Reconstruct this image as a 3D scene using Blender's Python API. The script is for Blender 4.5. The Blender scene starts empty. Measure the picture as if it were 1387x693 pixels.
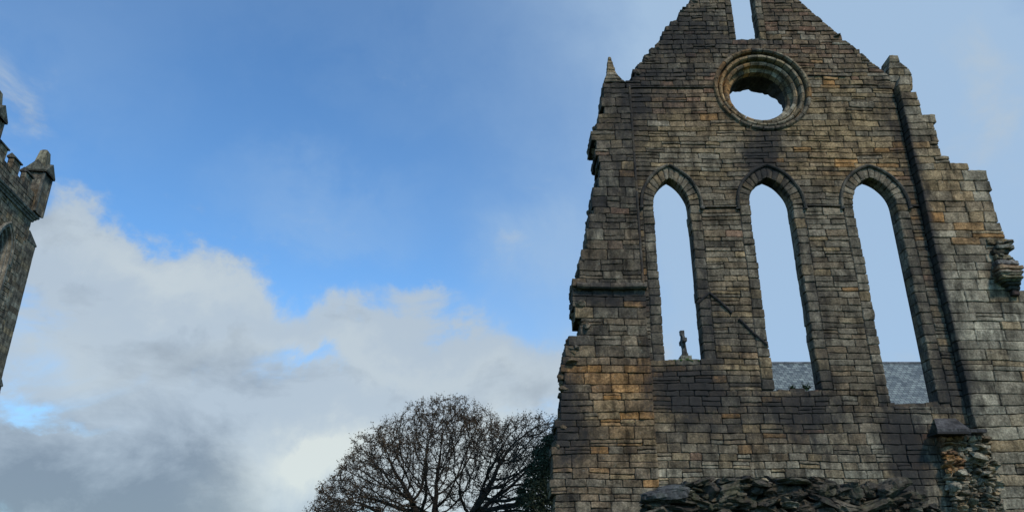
import bpy, math, random
import numpy as np
from mathutils import Vector, Matrix, noise, kdtree

scene = bpy.context.scene
R = math.radians
# ------------------------------------------------------------------ camera
F = 1040.0; PITCH = R(22.4); CX, CY = 693.5, 346.5; EYE = 1.6
cam = bpy.data.cameras.new('camera'); camo = bpy.data.objects.new('camera', cam)
scene.collection.objects.link(camo)
camo.location = (0, 0, EYE); camo.rotation_euler = (math.pi/2 + PITCH, 0, 0)
cam.sensor_width = 36.0; cam.lens = 36.0*F/1387.0
cam.clip_start = 0.1; cam.clip_end = 5000
scene.camera = camo

def ray(x, y):
    a = (x-CX)/F; b = (CY-y)/F
    return Vector((a, math.cos(PITCH)-math.sin(PITCH)*b, math.sin(PITCH)+math.cos(PITCH)*b))
def W(x, y, Y=24.0):
    """point of the vertical plane y=Y seen in direction of photo pixel (x,y): (X, Z)"""
    d = ray(x, y); t = Y/d.y
    return (d.x*t, d.z*t+EYE)

# ------------------------------------------------------------------ light
SUN_AZ = R(152)      # compass-like, from +Y clockwise: behind the camera, to the right
SUN_EL = R(44)
scene.view_settings.view_transform = 'Standard'
scene.view_settings.look = 'None'
scene.view_settings.exposure = 0.30
scene.view_settings.gamma = 1.0
world = bpy.data.worlds.new('World'); scene.world = world; world.use_nodes = True

def build_world():
    nt = world.node_tree; N = nt.nodes; L = nt.links
    N.clear()
    out = N.new('ShaderNodeOutputWorld'); bg = N.new('ShaderNodeBackground')
    sky = N.new('ShaderNodeTexSky'); sky.sky_type = 'NISHITA'; sky.sun_disc = False
    sky.sun_elevation = SUN_EL; sky.sun_rotation = SUN_AZ
    sky.altitude = 200; sky.air_density = 1.0; sky.dust_density = 0.25; sky.ozone_density = 2.2
    tc = N.new('ShaderNodeTexCoord')
    def math_(op, a, b=None, c=None):
        n = N.new('ShaderNodeMath'); n.operation = op
        for i, v in enumerate((a, b, c)):
            if v is None: continue
            if isinstance(v, (int, float)): n.inputs[i].default_value = v
            else: L.new(v, n.inputs[i])
        return n.outputs[0]
    def noise_(scale, detail, rough, dist=0.0, stretch=(1, 1, 1), off=(0, 0, 0)):
        mp = N.new('ShaderNodeMapping'); mp.inputs['Scale'].default_value = stretch
        mp.inputs['Location'].default_value = off
        L.new(tc.outputs['Generated'], mp.inputs[0])
        n = N.new('ShaderNodeTexNoise'); n.inputs['Scale'].default_value = scale
        n.inputs['Detail'].default_value = detail; n.inputs['Roughness'].default_value = rough
        n.inputs['Distortion'].default_value = dist
        L.new(mp.outputs[0], n.inputs['Vector'])
        return n
    # wind-torn direction: the clouds' outlines are broken up by noise
    wn = noise_(7.0, 8, 0.62, 0.2)
    s1 = N.new('ShaderNodeVectorMath'); s1.operation = 'SUBTRACT'
    L.new(wn.outputs['Color'], s1.inputs[0]); s1.inputs[1].default_value = (.5, .5, .5)
    s2 = N.new('ShaderNodeVectorMath'); s2.operation = 'SCALE'; s2.inputs['Scale'].default_value = 0.17
    L.new(s1.outputs[0], s2.inputs[0])
    s3 = N.new('ShaderNodeVectorMath'); s3.operation = 'ADD'
    L.new(tc.outputs['Generated'], s3.inputs[0]); L.new(s2.outputs[0], s3.inputs[1])
    dirv = s3.outputs[0]
    def blob(px, py, rx, ry, amp, acc, ang=0.0, vec=dirv):
        c = ray(px, py).normalized()
        right = c.cross(Vector((0, 0, 1))).normalized(); up = right.cross(c).normalized()
        a = R(ang); r2 = right*math.cos(a)+up*math.sin(a); u2 = -right*math.sin(a)+up*math.cos(a)
        m = Matrix((r2, u2, c)).transposed()
        mp = N.new('ShaderNodeMapping'); mp.vector_type = 'TEXTURE'
        mp.inputs['Location'].default_value = c
        mp.inputs['Rotation'].default_value = m.to_euler()
        mp.inputs['Scale'].default_value = (rx/F, ry/F, 0.7)
        L.new(vec, mp.inputs[0])
        d = N.new('ShaderNodeVectorMath'); d.operation = 'DOT_PRODUCT'
        L.new(mp.outputs[0], d.inputs[0]); L.new(mp.outputs[0], d.inputs[1])
        e = math_('EXPONENT', math_('MULTIPLY', d.outputs['Value'], -1.0))
        return math_('MULTIPLY_ADD', e, amp, acc)
    # cloud cover
    cov = 0.0
    for b in CLOUD_BLOBS: cov = blob(*b[:5], cov, *(b[5:]))
    n1 = noise_(6.0, 10, 0.6, 0.5, (1, 1, 1.7), (3.1, 1.7, 0.4))
    n2 = noise_(1.3, 4, 0.5, 0.1, (1, 1, 1.5), (7.3, 2.1, 5.0))
    cov = math_('ADD', cov, math_('MULTIPLY_ADD', n1.outputs['Fac'], 2.2, -1.12))
    cov = math_('ADD', cov, math_('MULTIPLY_ADD', n2.outputs['Fac'], 0.3, -0.13))
    mr = N.new('ShaderNodeMapRange'); mr.interpolation_type = 'SMOOTHERSTEP'
    L.new(cov, mr.inputs['Value']); mr.inputs['From Min'].default_value = -0.02; mr.inputs['From Max'].default_value = 0.78
    mr.inputs['To Min'].default_value = 0.0; mr.inputs['To Max'].default_value = 0.95
    # thickness: thin cloud white, thick cloud grey
    thk = 0.0
    for b in GREY_BLOBS: thk = blob(*b[:5], thk, *(b[5:]))
    n3 = noise_(7.5, 9, 0.62, 0.3, (1, 1, 1.8), (0.3, 9.7, 3.4))
    thk = math_('ADD', thk, math_('MULTIPLY_ADD', n3.outputs['Fac'], 2.4, -1.28))
    cl = math_('MAXIMUM', math_('MINIMUM', thk, 1.0), 0.0)
    cm = N.new('ShaderNodeMix'); cm.data_type = 'RGBA'
    L.new(cl, cm.inputs['Factor'])
    cm.inputs['A'].default_value = tuple(v*CLOUD_GAIN for v in (0.46, 0.55, 0.64)) + (1,)
    cm.inputs['B'].default_value = tuple(v*CLOUD_GAIN for v in (0.22, 0.275, 0.345)) + (1,)
    # sun-lit cloud heads
    hot = 0.0
    for b in HOT_BLOBS: hot = blob(*b[:5], hot, *(b[5:]))
    hm = N.new('ShaderNodeMix'); hm.data_type = 'RGBA'
    L.new(math_('MINIMUM', hot, 1.0), hm.inputs['Factor']); L.new(cm.outputs['Result'], hm.inputs['A'])
    hm.inputs['B'].default_value = tuple(v*CLOUD_GAIN for v in (0.70, 0.755, 0.73)) + (1,)
    # sky tint (a clean winter blue)
    tint = N.new('ShaderNodeMix'); tint.data_type = 'RGBA'; tint.blend_type = 'MULTIPLY'
    tint.inputs['Factor'].default_value = 1.0
    L.new(sky.outputs[0], tint.inputs['A']); tint.inputs['B'].default_value = SKY_TINT + (1,)
    # high thin veil of cirrus on the right: pale blue, still see-through
    veil = 0.0
    for b in VEIL_BLOBS: veil = blob(*b[:5], veil, *(b[5:]))
    n4 = noise_(2.2, 6, 0.6, 0.4, (1, 1, 1.6), (4.4, 8.8, 1.2))
    veil = math_('MULTIPLY', veil, math_('MULTIPLY_ADD', n4.outputs['Fac'], 0.9, 0.55))
    veil = math_('MAXIMUM', math_('MINIMUM', veil, 0.9), 0.0)
    vm = N.new('ShaderNodeMix'); vm.data_type = 'RGBA'
    L.new(veil, vm.inputs['Factor']); L.new(tint.outputs['Result'], vm.inputs['A'])
    vm.inputs['B'].default_value = tuple(v*CLOUD_GAIN for v in (0.39, 0.545, 0.735)) + (1,)
    mix = N.new('ShaderNodeMix'); mix.data_type = 'RGBA'
    L.new(mr.outputs[0], mix.inputs['Factor']); L.new(vm.outputs['Result'], mix.inputs['A'])
    L.new(hm.outputs['Result'], mix.inputs['B'])
    L.new(mix.outputs['Result'], bg.inputs['Color'])
    bg.inputs['Strength'].default_value = SKY_STRENGTH
    L.new(bg.outputs[0], out.inputs[0])

SKY_STRENGTH = 0.15
SKY_TINT = (0.54, 0.86, 1.06)
CLOUD_GAIN = 5.4
# px, py, rx, ry, amplitude, rotation : where the photograph's clouds hang in the sky
CLOUD_BLOBS = [
    (110, 330, 150, 55, 0.50, -12), (300, 450, 230, 70, 0.42, -14), (110, 440, 220, 95, 0.55), (200, 380, 160, 40, 0.45, -12),
    (600, 480, 230, 45, 0.50, -4), (100, 640, 330, 75, 1.0), (430, 610, 110, 50, 0.8), (80, 556, 130, 14, -0.38, 2), (390, 560, 300, 30, 0.25),
    (700, 530, 200, 60, 0.55), (440, 280, 85, 22, 0.42, 6), (560, 400, 50, 18, 0.42), (720, 350, 70, 22, 0.3), (330, 590, 50, 12, -0.4), (420, 500, 50, 14, -0.45, -6),
    (250, 425, 60, 12, -0.35, -20), (1290, 10, 300, 110, 0.30), (0, 20, 140, 60, 0.2), (600, 665, 230, 75, 0.95),
    (420, 190, 330, 110, -0.35, -20), (250, 220, 200, 60, -0.30), (620, 310, 200, 60, -0.25, -18), (1080, 300, 260, 260, -0.35),
]
VEIL_BLOBS = [(1080, 130, 200, 160, 0.7), (1100, 420, 300, 190, 0.85), (1300, 60, 300, 150, 0.55), (720, 500, 180, 60, 0.5), (920, 20, 240, 120, 0.34),
              (735, 345, 80, 40, 0.3), (430, 280, 120, 34, 0.3), (300, 540, 500, 110, 0.35), (520, 20, 420, 40, 0.10), (60, 40, 160, 60, 0.2)]
GREY_BLOBS = [
    (80, 660, 330, 80, 1.0), (270, 660, 120, 60, 0.35), (290, 475, 100, 28, 0.35, -10), (590, 545, 200, 24, 0.25),
    (80, 430, 120, 40, 0.1), (560, 440, 220, 50, -0.2), (200, 370, 200, 36, -0.35, -12), (1080, 300, 300, 260, -0.55),
    (1300, 60, 240, 120, 0.2), (420, 600, 90, 60, -0.7), (480, 60, 700, 140, 0.2), (110, 300, 120, 40, 0.2),
]
HOT_BLOBS = [(438, 606, 54, 30, 1.3, 8), (470, 640, 80, 50, 0.4), (230, 365, 150, 22, 0.42, -12), (500, 500, 240, 18, 0.3, -4), (110, 480, 140, 26, 0.22), (660, 640, 120, 70, 0.8), (345, 640, 50, 46, 0.35)]
build_world()

sun = bpy.data.lights.new('sun', 'SUN'); sun.energy = 2.0; sun.angle = R(8); sun.color = (1.0, 0.88, 0.72)
suno = bpy.data.objects.new('sun', sun); scene.collection.objects.link(suno)
sd = Vector((math.sin(SUN_AZ)*math.cos(SUN_EL), math.cos(SUN_AZ)*math.cos(SUN_EL), math.sin(SUN_EL)))
suno.rotation_euler = sd.to_track_quat('Z', 'Y').to_euler(); suno.location = sd*60

# ------------------------------------------------------------------ materials
def nodes_of(name):
    m = bpy.data.materials.new(name); m.use_nodes = True
    nt = m.node_tree; b = nt.nodes['Principled BSDF']
    return m, nt, nt.nodes, nt.links, b

def stone_material(name, gain=1.0, speck=0.45, streak=0.95, bump=0.03, rough=0.92, moss=0.0):
    """Weathered sandstone. Takes each stone's own colour from 'Col' and its soot, lichen or painted-shade stain from 'Stain'."""
    m, nt, N, L, b = nodes_of(name)
    tc = N.new('ShaderNodeTexCoord')
    col = N.new('ShaderNodeAttribute'); col.attribute_name = 'Col'
    st = N.new('ShaderNodeAttribute'); st.attribute_name = 'Stain'
    def nz(scale, detail, rough_, sc=(1, 1, 1)):
        mp = N.new('ShaderNodeMapping'); mp.inputs['Scale'].default_value = sc
        L.new(tc.outputs['Object'], mp.inputs[0])
        n = N.new('ShaderNodeTexNoise'); n.inputs['Scale'].default_value = scale
        n.inputs['Detail'].default_value = detail; n.inputs['Roughness'].default_value = rough_
        L.new(mp.outputs[0], n.inputs['Vector']); return n.outputs['Fac']
    def ramp(v, stops):
        r = N.new('ShaderNodeValToRGB'); L.new(v, r.inputs[0])
        e = r.color_ramp.elements
        e[0].position, e[0].color = stops[0][0], (stops[0][1],)*3+(1,)
        e[1].position, e[1].color = stops[-1][0], (stops[-1][1],)*3+(1,)
        for p, c in stops[1:-1]:
            x = e.new(p); x.color = (c,)*3+(1,)
        return r.outputs[0]
    def mul(a, b_, fac=1.0):
        x = N.new('ShaderNodeMix'); x.data_type = 'RGBA'; x.blend_type = 'MULTIPLY'
        if isinstance(fac, float): x.inputs['Factor'].default_value = fac
        else: L.new(fac, x.inputs['Factor'])
        L.new(a, x.inputs['A'])
        if isinstance(b_, tuple): x.inputs['B'].default_value = b_
        else: L.new(b_, x.inputs['B'])
        return x.outputs['Result']
    def mixc(a, c, fac):
        x = N.new('ShaderNodeMix'); x.data_type = 'RGBA'
        L.new(fac, x.inputs['Factor']); L.new(a, x.inputs['A']); x.inputs['B'].default_value = c
        return x.outputs['Result']
    base = mul(col.outputs['Color'], (gain, gain, gain, 1))
    base = mul(base, ramp(nz(2.3, 5, .62), [(.30, .38), (.5, .95), (.70, 1.6)]))          # broad weathering
    base = mul(base, ramp(nz(17, 6, .7), [(.3, .42), (.5, .95), (.72, 1.7)]))              # grain, pitting
    base = mul(base, ramp(nz(1.1, 6, .68, (2.6, 2.6, .6)), [(.36, .34), (.52, 1.0), (.8, 1.15)]), streak)  # rain streaks
    # pale lichen crust
    base = mixc(base, (.30, .30, .25, 1), ramp(nz(9, 7, .72), [(.60, 0.0), (.70, speck), (.9, speck)]))
    if moss:
        base = mixc(base, (.055, .085, .025, 1), ramp(nz(3.5, 6, .7), [(.50, 0.0), (.62, moss), (.9, moss)]))
    # soot, damp and painted corner shade, broken up by noise
    add = N.new('ShaderNodeMath'); add.operation = 'MULTIPLY_ADD'
    L.new(nz(3.0, 7, .72, (1.5, 1.5, .8)), add.inputs[0]); add.inputs[1].default_value = 1.6
    sub = N.new('ShaderNodeMath'); sub.operation = 'SUBTRACT'; L.new(st.outputs['Fac'], sub.inputs[0]); sub.inputs[1].default_value = 0.95
    L.new(sub.outputs[0], add.inputs[2])
    base = mixc(base, (.030, .028, .027, 1), ramp(add.outputs[0], [(.0, 0.0), (.75, .88), (1.0, .92)]))
    L.new(base, b.inputs['Base Color'])
    b.inputs['Roughness'].default_value = rough
    b.inputs['Specular IOR Level'].default_value = 0.15
    bp = N.new('ShaderNodeBump'); bp.inputs['Strength'].default_value = 0.9; bp.inputs['Distance'].default_value = bump
    L.new(nz(11, 9, .74), bp.inputs['Height']); L.new(bp.outputs[0], b.inputs['Normal'])
    return m

def plain_material(name, c1, c2, scale=8, rough=0.9, bump=0.01):
    m, nt, N, L, b = nodes_of(name)
    tc = N.new('ShaderNodeTexCoord'); n = N.new('ShaderNodeTexNoise')
    n.inputs['Scale'].default_value = scale; n.inputs['Detail'].default_value = 6; n.inputs['Roughness'].default_value = .65
    L.new(tc.outputs['Object'], n.inputs['Vector'])
    r = N.new('ShaderNodeValToRGB'); L.new(n.outputs['Fac'], r.inputs[0])
    r.color_ramp.elements[0].position = .35; r.color_ramp.elements[0].color = c1+(1,)
    r.color_ramp.elements[1].position = .68; r.color_ramp.elements[1].color = c2+(1,)
    L.new(r.outputs[0], b.inputs['Base Color']); b.inputs['Roughness'].default_value = rough
    b.inputs['Specular IOR Level'].default_value = 0.2
    bp = N.new('ShaderNodeBump'); bp.inputs['Distance'].default_value = bump; bp.inputs['Strength'].default_value = .8
    L.new(n.outputs['Fac'], bp.inputs['Height']); L.new(bp.outputs[0], b.inputs['Normal'])
    return m

def leaf_material(name, c1, c2):
    m, nt, N, L, b = nodes_of(name)
    oi = N.new('ShaderNodeNewGeometry'); r = N.new('ShaderNodeValToRGB')
    L.new(oi.outputs['Random Per Island'], r.inputs[0])
    r.color_ramp.elements[0].color = c1+(1,); r.color_ramp.elements[1].color = c2+(1,)
    L.new(r.outputs[0], b.inputs['Base Color']); b.inputs['Roughness'].default_value = .7
    b.inputs['Specular IOR Level'].default_value = 0.2
    return m

def slate_material():
    m, nt, N, L, b = nodes_of('blue_slate')
    tc = N.new('ShaderNodeTexCoord'); br = N.new('ShaderNodeTexBrick')
    mp = N.new('ShaderNodeMapping'); L.new(tc.outputs['UV'], mp.inputs[0]); L.new(mp.outputs[0], br.inputs['Vector'])
    br.inputs['Scale'].default_value = 1; br.inputs['Brick Width'].default_value = .34; br.inputs['Row Height'].default_value = .24
    br.inputs['Mortar Size'].default_value = .022; br.inputs['Mortar Smooth'].default_value = .2
    br.inputs['Color1'].default_value = (.08, .095, .10, 1); br.inputs['Color2'].default_value = (.22, .245, .235, 1)
    br.inputs['Mortar'].default_value = (.03, .035, .04, 1)
    n = N.new('ShaderNodeTexNoise'); n.inputs['Scale'].default_value = 3; n.inputs['Detail'].default_value = 8; n.inputs['Roughness'].default_value = .75
    L.new(tc.outputs['Object'], n.inputs['Vector'])
    r = N.new('ShaderNodeValToRGB'); L.new(n.outputs['Fac'], r.inputs[0])
    r.color_ramp.elements[0].position = .35; r.color_ramp.elements[0].color = (.6, .6, .6, 1)
    r.color_ramp.elements[1].position = .68; r.color_ramp.elements[1].color = (1.35, 1.4, 1.25, 1)
    x = N.new('ShaderNodeMix'); x.data_type = 'RGBA'; x.blend_type = 'MULTIPLY'; x.inputs['Factor'].default_value = 1
    L.new(br.outputs['Color'], x.inputs['A']); L.new(r.outputs[0], x.inputs['B'])
    L.new(x.outputs['Result'], b.inputs['Base Color']); b.inputs['Roughness'].default_value = .55
    bp = N.new('ShaderNodeBump'); bp.inputs['Distance'].default_value = .02
    L.new(br.outputs['Color'], bp.inputs['Height']); L.new(bp.outputs[0], b.inputs['Normal'])
    return m

M_STONE = stone_material('weathered_sandstone')
M_DARKSTONE = stone_material('blackened_rubble', gain=.62, streak=.4, bump=.035, moss=.22, speck=.4)
M_TOWER = stone_material('tower_sandstone', gain=1.0, speck=.2, bump=.03)
M_BARK = plain_material('bark', (.022, .018, .014), (.06, .05, .038), 6, .95, .02)
M_TWIG = plain_material('twig_bark', (.025, .019, .014), (.055, .042, .03), 3, .95, .0)
M_LEAF_BROWN = leaf_material('withered_leaf', (.03, .022, .013), (.09, .06, .03))
M_LEAF_GREEN = leaf_material('evergreen_leaf', (.02, .03, .012), (.07, .075, .035))
M_WEED = leaf_material('weed_leaf', (.03, .06, .02), (.09, .13, .05))
M_MOSS = plain_material('moss', (.03, .055, .012), (.10, .13, .04), 14, .95, .02)
M_GRASS = plain_material('grass', (.025, .05, .012), (.06, .095, .025), 2.5, .95, .03)
M_LOUVRE = plain_material('louvre_boards', (.02, .02, .02), (.05, .048, .045), 5, .8, .005)
M_SLATE = slate_material()
M_GLASS, _nt, _N, _L, _b = nodes_of('dark_leaded_glass')
_b.inputs['Base Color'].default_value = (.02, .025, .03, 1); _b.inputs['Roughness'].default_value = .15

# ------------------------------------------------------------------ object helpers
C = scene.collection
def tag(o, label=None, cat=None, group=None, kind=None):
    if label: o['label'] = label
    if cat: o['category'] = cat
    if group: o['group'] = group
    if kind: o['kind'] = kind
    return o
def thing(name, label, cat, loc=(0, 0, 0), rz=0.0, group=None):
    o = bpy.data.objects.new(name, None); C.objects.link(o)
    o.location = loc; o.rotation_euler = (0, 0, rz)
    return tag(o, label, cat, group)

class MB:
    """collects verts / faces with a colour and a stain per vertex; build() links them as ONE mesh object"""
    def __init__(s): s.v = []; s.f = []; s.c = []; s.st = []
    def add(s, vs, fs, col=(.2, .18, .15), st=0.0):
        n = len(s.v); s.v.extend(vs)
        s.f.extend([tuple(i+n for i in f) for f in fs])
        s.c.extend([(col[0], col[1], col[2], 1.0)]*len(vs))
        if isinstance(st, (int, float)): s.st.extend([st]*len(vs))
        else: s.st.extend(st)
    def box(s, x0, x1, y0, y1, z0, z1, col=(.2, .18, .15), st=0.0, jit=0.0, rng=random):
        vs = [(x, y, z) for x in (x0, x1) for y in (y0, y1) for z in (z0, z1)]
        if jit: vs = [tuple(c+rng.uniform(-jit, jit) for c in v) for v in vs]
        s.add(vs, BOXF, col, st)
    def build(s, name, mat, parent=None, smooth=False, offset=None):
        me = bpy.data.meshes.new(name)
        off = Vector(offset) if offset is not None else (Vector(parent.location) if parent is not None and parent.rotation_euler.z == 0 and parent.type == 'EMPTY' else Vector((0, 0, 0)))
        a = np.array(s.v, dtype=np.float64) - np.array(off)
        me.from_pydata(a.tolist(), [], s.f)
        at = me.attributes.new('Col', 'FLOAT_COLOR', 'POINT'); at.data.foreach_set('color', np.array(s.c, dtype=np.float32).ravel())
        at = me.attributes.new('Stain', 'FLOAT', 'POINT'); at.data.foreach_set('value', np.array(s.st, dtype=np.float32))
        if smooth: me.polygons.foreach_set('use_smooth', [True]*len(me.polygons))
        me.materials.append(mat); me.update()
        o = bpy.data.objects.new(name, me); C.objects.link(o)
        if parent is not None: o.parent = parent
        return o
BOXF = [(0, 1, 3, 2), (4, 6, 7, 5), (0, 4, 5, 1), (2, 3, 7, 6), (0, 2, 6, 4), (1, 5, 7, 3)]

# ------------------------------------------------------------------ masonry
PAL = dict(grey=(.198, .168, .120), tan=(.275, .192, .098), orange=(.37, .180, .055), red=(.215, .112, .068),
           dark=(.070, .060, .046), pale=(.285, .255, .185), brown=(.160, .112, .066))
def mix3(a, b, t): return tuple(a[i]*(1-t)+b[i]*t for i in range(3))
def pick_colour(rng, base, blobs, u, v):
    w = dict(base)
    for (bu, bv, ru, rv, key, amp) in blobs:
        d = ((u-bu)/ru)**2+((v-bv)/rv)**2
        if d < 6: w[key] = w.get(key, 0)+amp*math.exp(-d)
    ks = [k for k in w if w[k] > 0]; tot = sum(w[k] for k in ks); r = rng.random()*tot
    for k in ks:
        r -= w[k]
        if r <= 0: break
    avg = tuple(sum(w[q]*PAL[q][i] for q in ks)/tot for i in range(3))
    c = mix3(PAL[k], avg, rng.uniform(.25, .85)); g = rng.uniform(.78, 1.17)
    return tuple(x*g for x in c)
def stain_at(stains, u, v):
    s = 0.0
    for (bu, bv, ru, rv, amp) in stains:
        d = ((u-bu)/ru)**2+((v-bv)/rv)**2
        if d < 8: s += amp*math.exp(-d)
    return s

def spans(polys, v):
    xs = []
    for P in polys:
        n = len(P)
        for i in range(n):
            (x0, y0), (x1, y1) = P[i], P[(i+1) % n]
            if (y0 <= v) != (y1 <= v): xs.append(x0+(v-y0)*(x1-x0)/(y1-y0))
    xs.sort()
    return [(xs[i], xs[i+1]) for i in range(0, len(xs)-1, 2)]

def warp(u, v):
    n = noise.noise_vector(Vector((u*.55, v*.55, 3.3)))
    m = noise.noise(Vector((u*1.9, v*1.9, 7.7)))
    return u+n.x*.035+m*.012, v+n.y*.05+m*.018

def stone_face(mb, quad, yf, depth, col, stf, rng, cell=.11, round_=.021, lump=.012, out=None, toolip=True):
    """quad = (u,v) corners bottom-left, bottom-right, top-right, top-left. A block with a worn, rounded face at yf, sides back to yf+depth."""
    (ax, ay), (bx, by), (cx_, cy_), (dx, dy) = quad
    w = ((bx-ax)+(cx_-dx))/2; h = ((dy-ay)+(cy_-by))/2
    if w < .03 or h < .03: return
    er = min(round_/w, .3); eh = min(round_/h, .3)
    nx = max(1, int(w/cell)); ny = max(1, int(h/cell))
    sx = [0, er]+[er+(1-2*er)*i/nx for i in range(1, nx)]+[1-er, 1]
    sy = [0, eh]+[eh+(1-2*eh)*i/ny for i in range(1, ny)]+[1-eh, 1]
    off = rng.uniform(-.016, .016); tx = rng.uniform(-.012, .012); ty = rng.uniform(-.012, .012)
    sd_ = rng.uniform(0, 50); vs = []; st = []
    nX, nY = len(sx), len(sy)
    for j, t in enumerate(sy):
        for i, s in enumerate(sx):
            x = ax*(1-s)*(1-t)+bx*s*(1-t)+cx_*s*t+dx*(1-s)*t
            z = ay*(1-s)*(1-t)+by*s*(1-t)+cy_*s*t+dy*(1-s)*t
            edge = (i in (0, nX-1)) + (j in (0, nY-1))
            n = noise.noise(Vector((x*4.5+sd_, z*4.5, sd_)))
            y = yf+off+tx*(s-.5)+ty*(t-.5)+n*lump*1.6+(round_*.9+rng.uniform(-.008, .014) if edge else 0)
            if edge:
                x += rng.uniform(-.011, .009); z += rng.uniform(-.010, .010)
            if edge == 2:
                x += (-1 if i else 1)*round_*.45; z += (-1 if j else 1)*round_*.45
            x, z = warp(x, z)
            vs.append((x, y, z)); st.append(stf(x, z))
    fs = [(j*nX+i, j*nX+i+1, (j+1)*nX+i+1, (j+1)*nX+i) for j in range(nY-1) for i in range(nX-1)]
    ring = [i for i in range(nX)]+[j*nX+nX-1 for j in range(1, nY)]+[(nY-1)*nX+i for i in range(nX-2, -1, -1)]+[j*nX for j in range(nY-2, 0, -1)]
    nb = len(vs)
    for r in ring: vs.append((vs[r][0], yf+depth, vs[r][2])); st.append(st[r])
    m = len(ring)
    for k in range(m): fs.append((ring[(k+1) % m], ring[k], nb+k, nb+(k+1) % m))
    mb.add(vs, fs, col, st)

def deep_block(mb, quad, y0, y1, col, stf, rng, jit=.012):
    vs = []; st = []
    for y in (y0, y1):
        for (u, v) in quad:
            x, z = warp(u+rng.uniform(-jit, jit), v+rng.uniform(-jit*.4, jit*.4)); vs.append((x, y, z)); st.append(stf(x, z))
    mb.add(vs, [(0, 1, 2, 3), (7, 6, 5, 4), (1, 0, 4, 5), (2, 1, 5, 6), (3, 2, 6, 7), (0, 3, 7, 4)], col, st)

def masonry(mb, polys, v0, v1, hr, lr, yf, T, rng, base, cblobs=(), stains=(), ragged=None, gap=.015, cell=.11, mortar=(.04, .035, .028), split=.15, lump=.013, face_from=None):
    """Coursed stones over polygons (even-odd, so holes are allowed)."""
    stf = lambda a, b: stain_at(stains, a, b)
    v = v0
    while v < v1-.04:
        h = rng.uniform(*hr); h = min(h, v1-v)
        if v1-v-h < .08: h = v1-v
        A = spans(polys, v+.004); B = spans(polys, v+h-.004); Mm = spans(polys, v+h/2)
        if not (len(A) == len(B) == len(Mm)): A = B = Mm
        for (a, b, mm) in zip(A, B, Mm):
            lo = [a[0], b[0]]; hi = [a[1], b[1]]
            jl = ragged(mm[0], v) if ragged else 0; jr = ragged(mm[1], v) if ragged else 0
            if jl: x = mm[0]+rng.uniform(-jl, jl); lo = [x, x]
            if jr: x = mm[1]+rng.uniform(-jr, jr); hi = [x, x]
            if min(hi)-max(lo) < .06: continue
            # core
            ci = .05
            vs = []
            for (x, z) in ((lo[0]+ci, v), (hi[0]-ci, v), (hi[1]-ci, v+h), (lo[1]+ci, v+h)): vs.append(warp(x, z))
            q = [(x, yf+.05, z) for x, z in vs]+[(x, yf+T, z) for x, z in vs]
            mb.add(q, [(0, 1, 2, 3), (7, 6, 5, 4), (1, 0, 4, 5), (2, 1, 5, 6), (3, 2, 6, 7), (0, 3, 7, 4)], mortar, .3)
            # joints
            L0, R0 = max(lo), min(hi); cuts = []; x = L0
            while True:
                x += rng.uniform(*lr)*(.75+h*1.2)
                if x > R0-lr[0]*.6: break
                cuts.append(x)
            ed0 = [lo[0]]+cuts+[hi[0]]; ed1 = [lo[1]]+cuts+[hi[1]]
            g = gap/2
            for k in range(len(ed0)-1):
                s0, s1, t0, t1 = ed0[k]+g, ed0[k+1]-g, ed1[k]+g, ed1[k+1]-g
                uc, vc = (s0+s1)/2, v+h/2
                first, last = k == 0, k == len(ed0)-2
                hs = [(v+g, v+h-g)]
                if h > .2 and rng.random() < split:
                    m_ = v+h*rng.uniform(.38, .62); hs = [(v+g, m_-g), (m_+g, v+h-g)]
                for (z0, z1) in hs:
                    col = pick_colour(rng, base, cblobs, uc, vc)
                    k0 = (z0-v)/h; k1 = (z1-v)/h
                    quad = ((s0+(t0-s0)*k0, z0), (s1+(t1-s1)*k0, z0), (s1+(t1-s1)*k1, z1), (s0+(t0-s0)*k1, z1))
                    d = .3
                    stone_face(mb, quad, yf, d, col, stf, rng, cell, lump=lump)
                    if first or last:
                        y = yf+d+gap
                        while y < yf+T-.08:
                            y2 = min(y+rng.uniform(.25, .45), yf+T)
                            deep_block(mb, quad, y, y2-gap, pick_colour(rng, base, cblobs, uc, vc), stf, rng, .03 if (jl or jr) else .01)
                            y = y2
        v += h

def arc_pts(c, zs, w, rise, n=14):
    """pointed arch outline from left springing over apex to right springing, plus its circle data"""
    Rr = (w*w+rise*rise)/(2*w); off = Rr-w
    th = math.acos(off/Rr)
    left = [(c+off-Rr*math.cos(th*i/n), zs+Rr*math.sin(th*i/n)) for i in range(n+1)]
    right = [(2*c-x, z) for x, z in reversed(left[:-1])]
    return left+right, Rr, off, th

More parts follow.
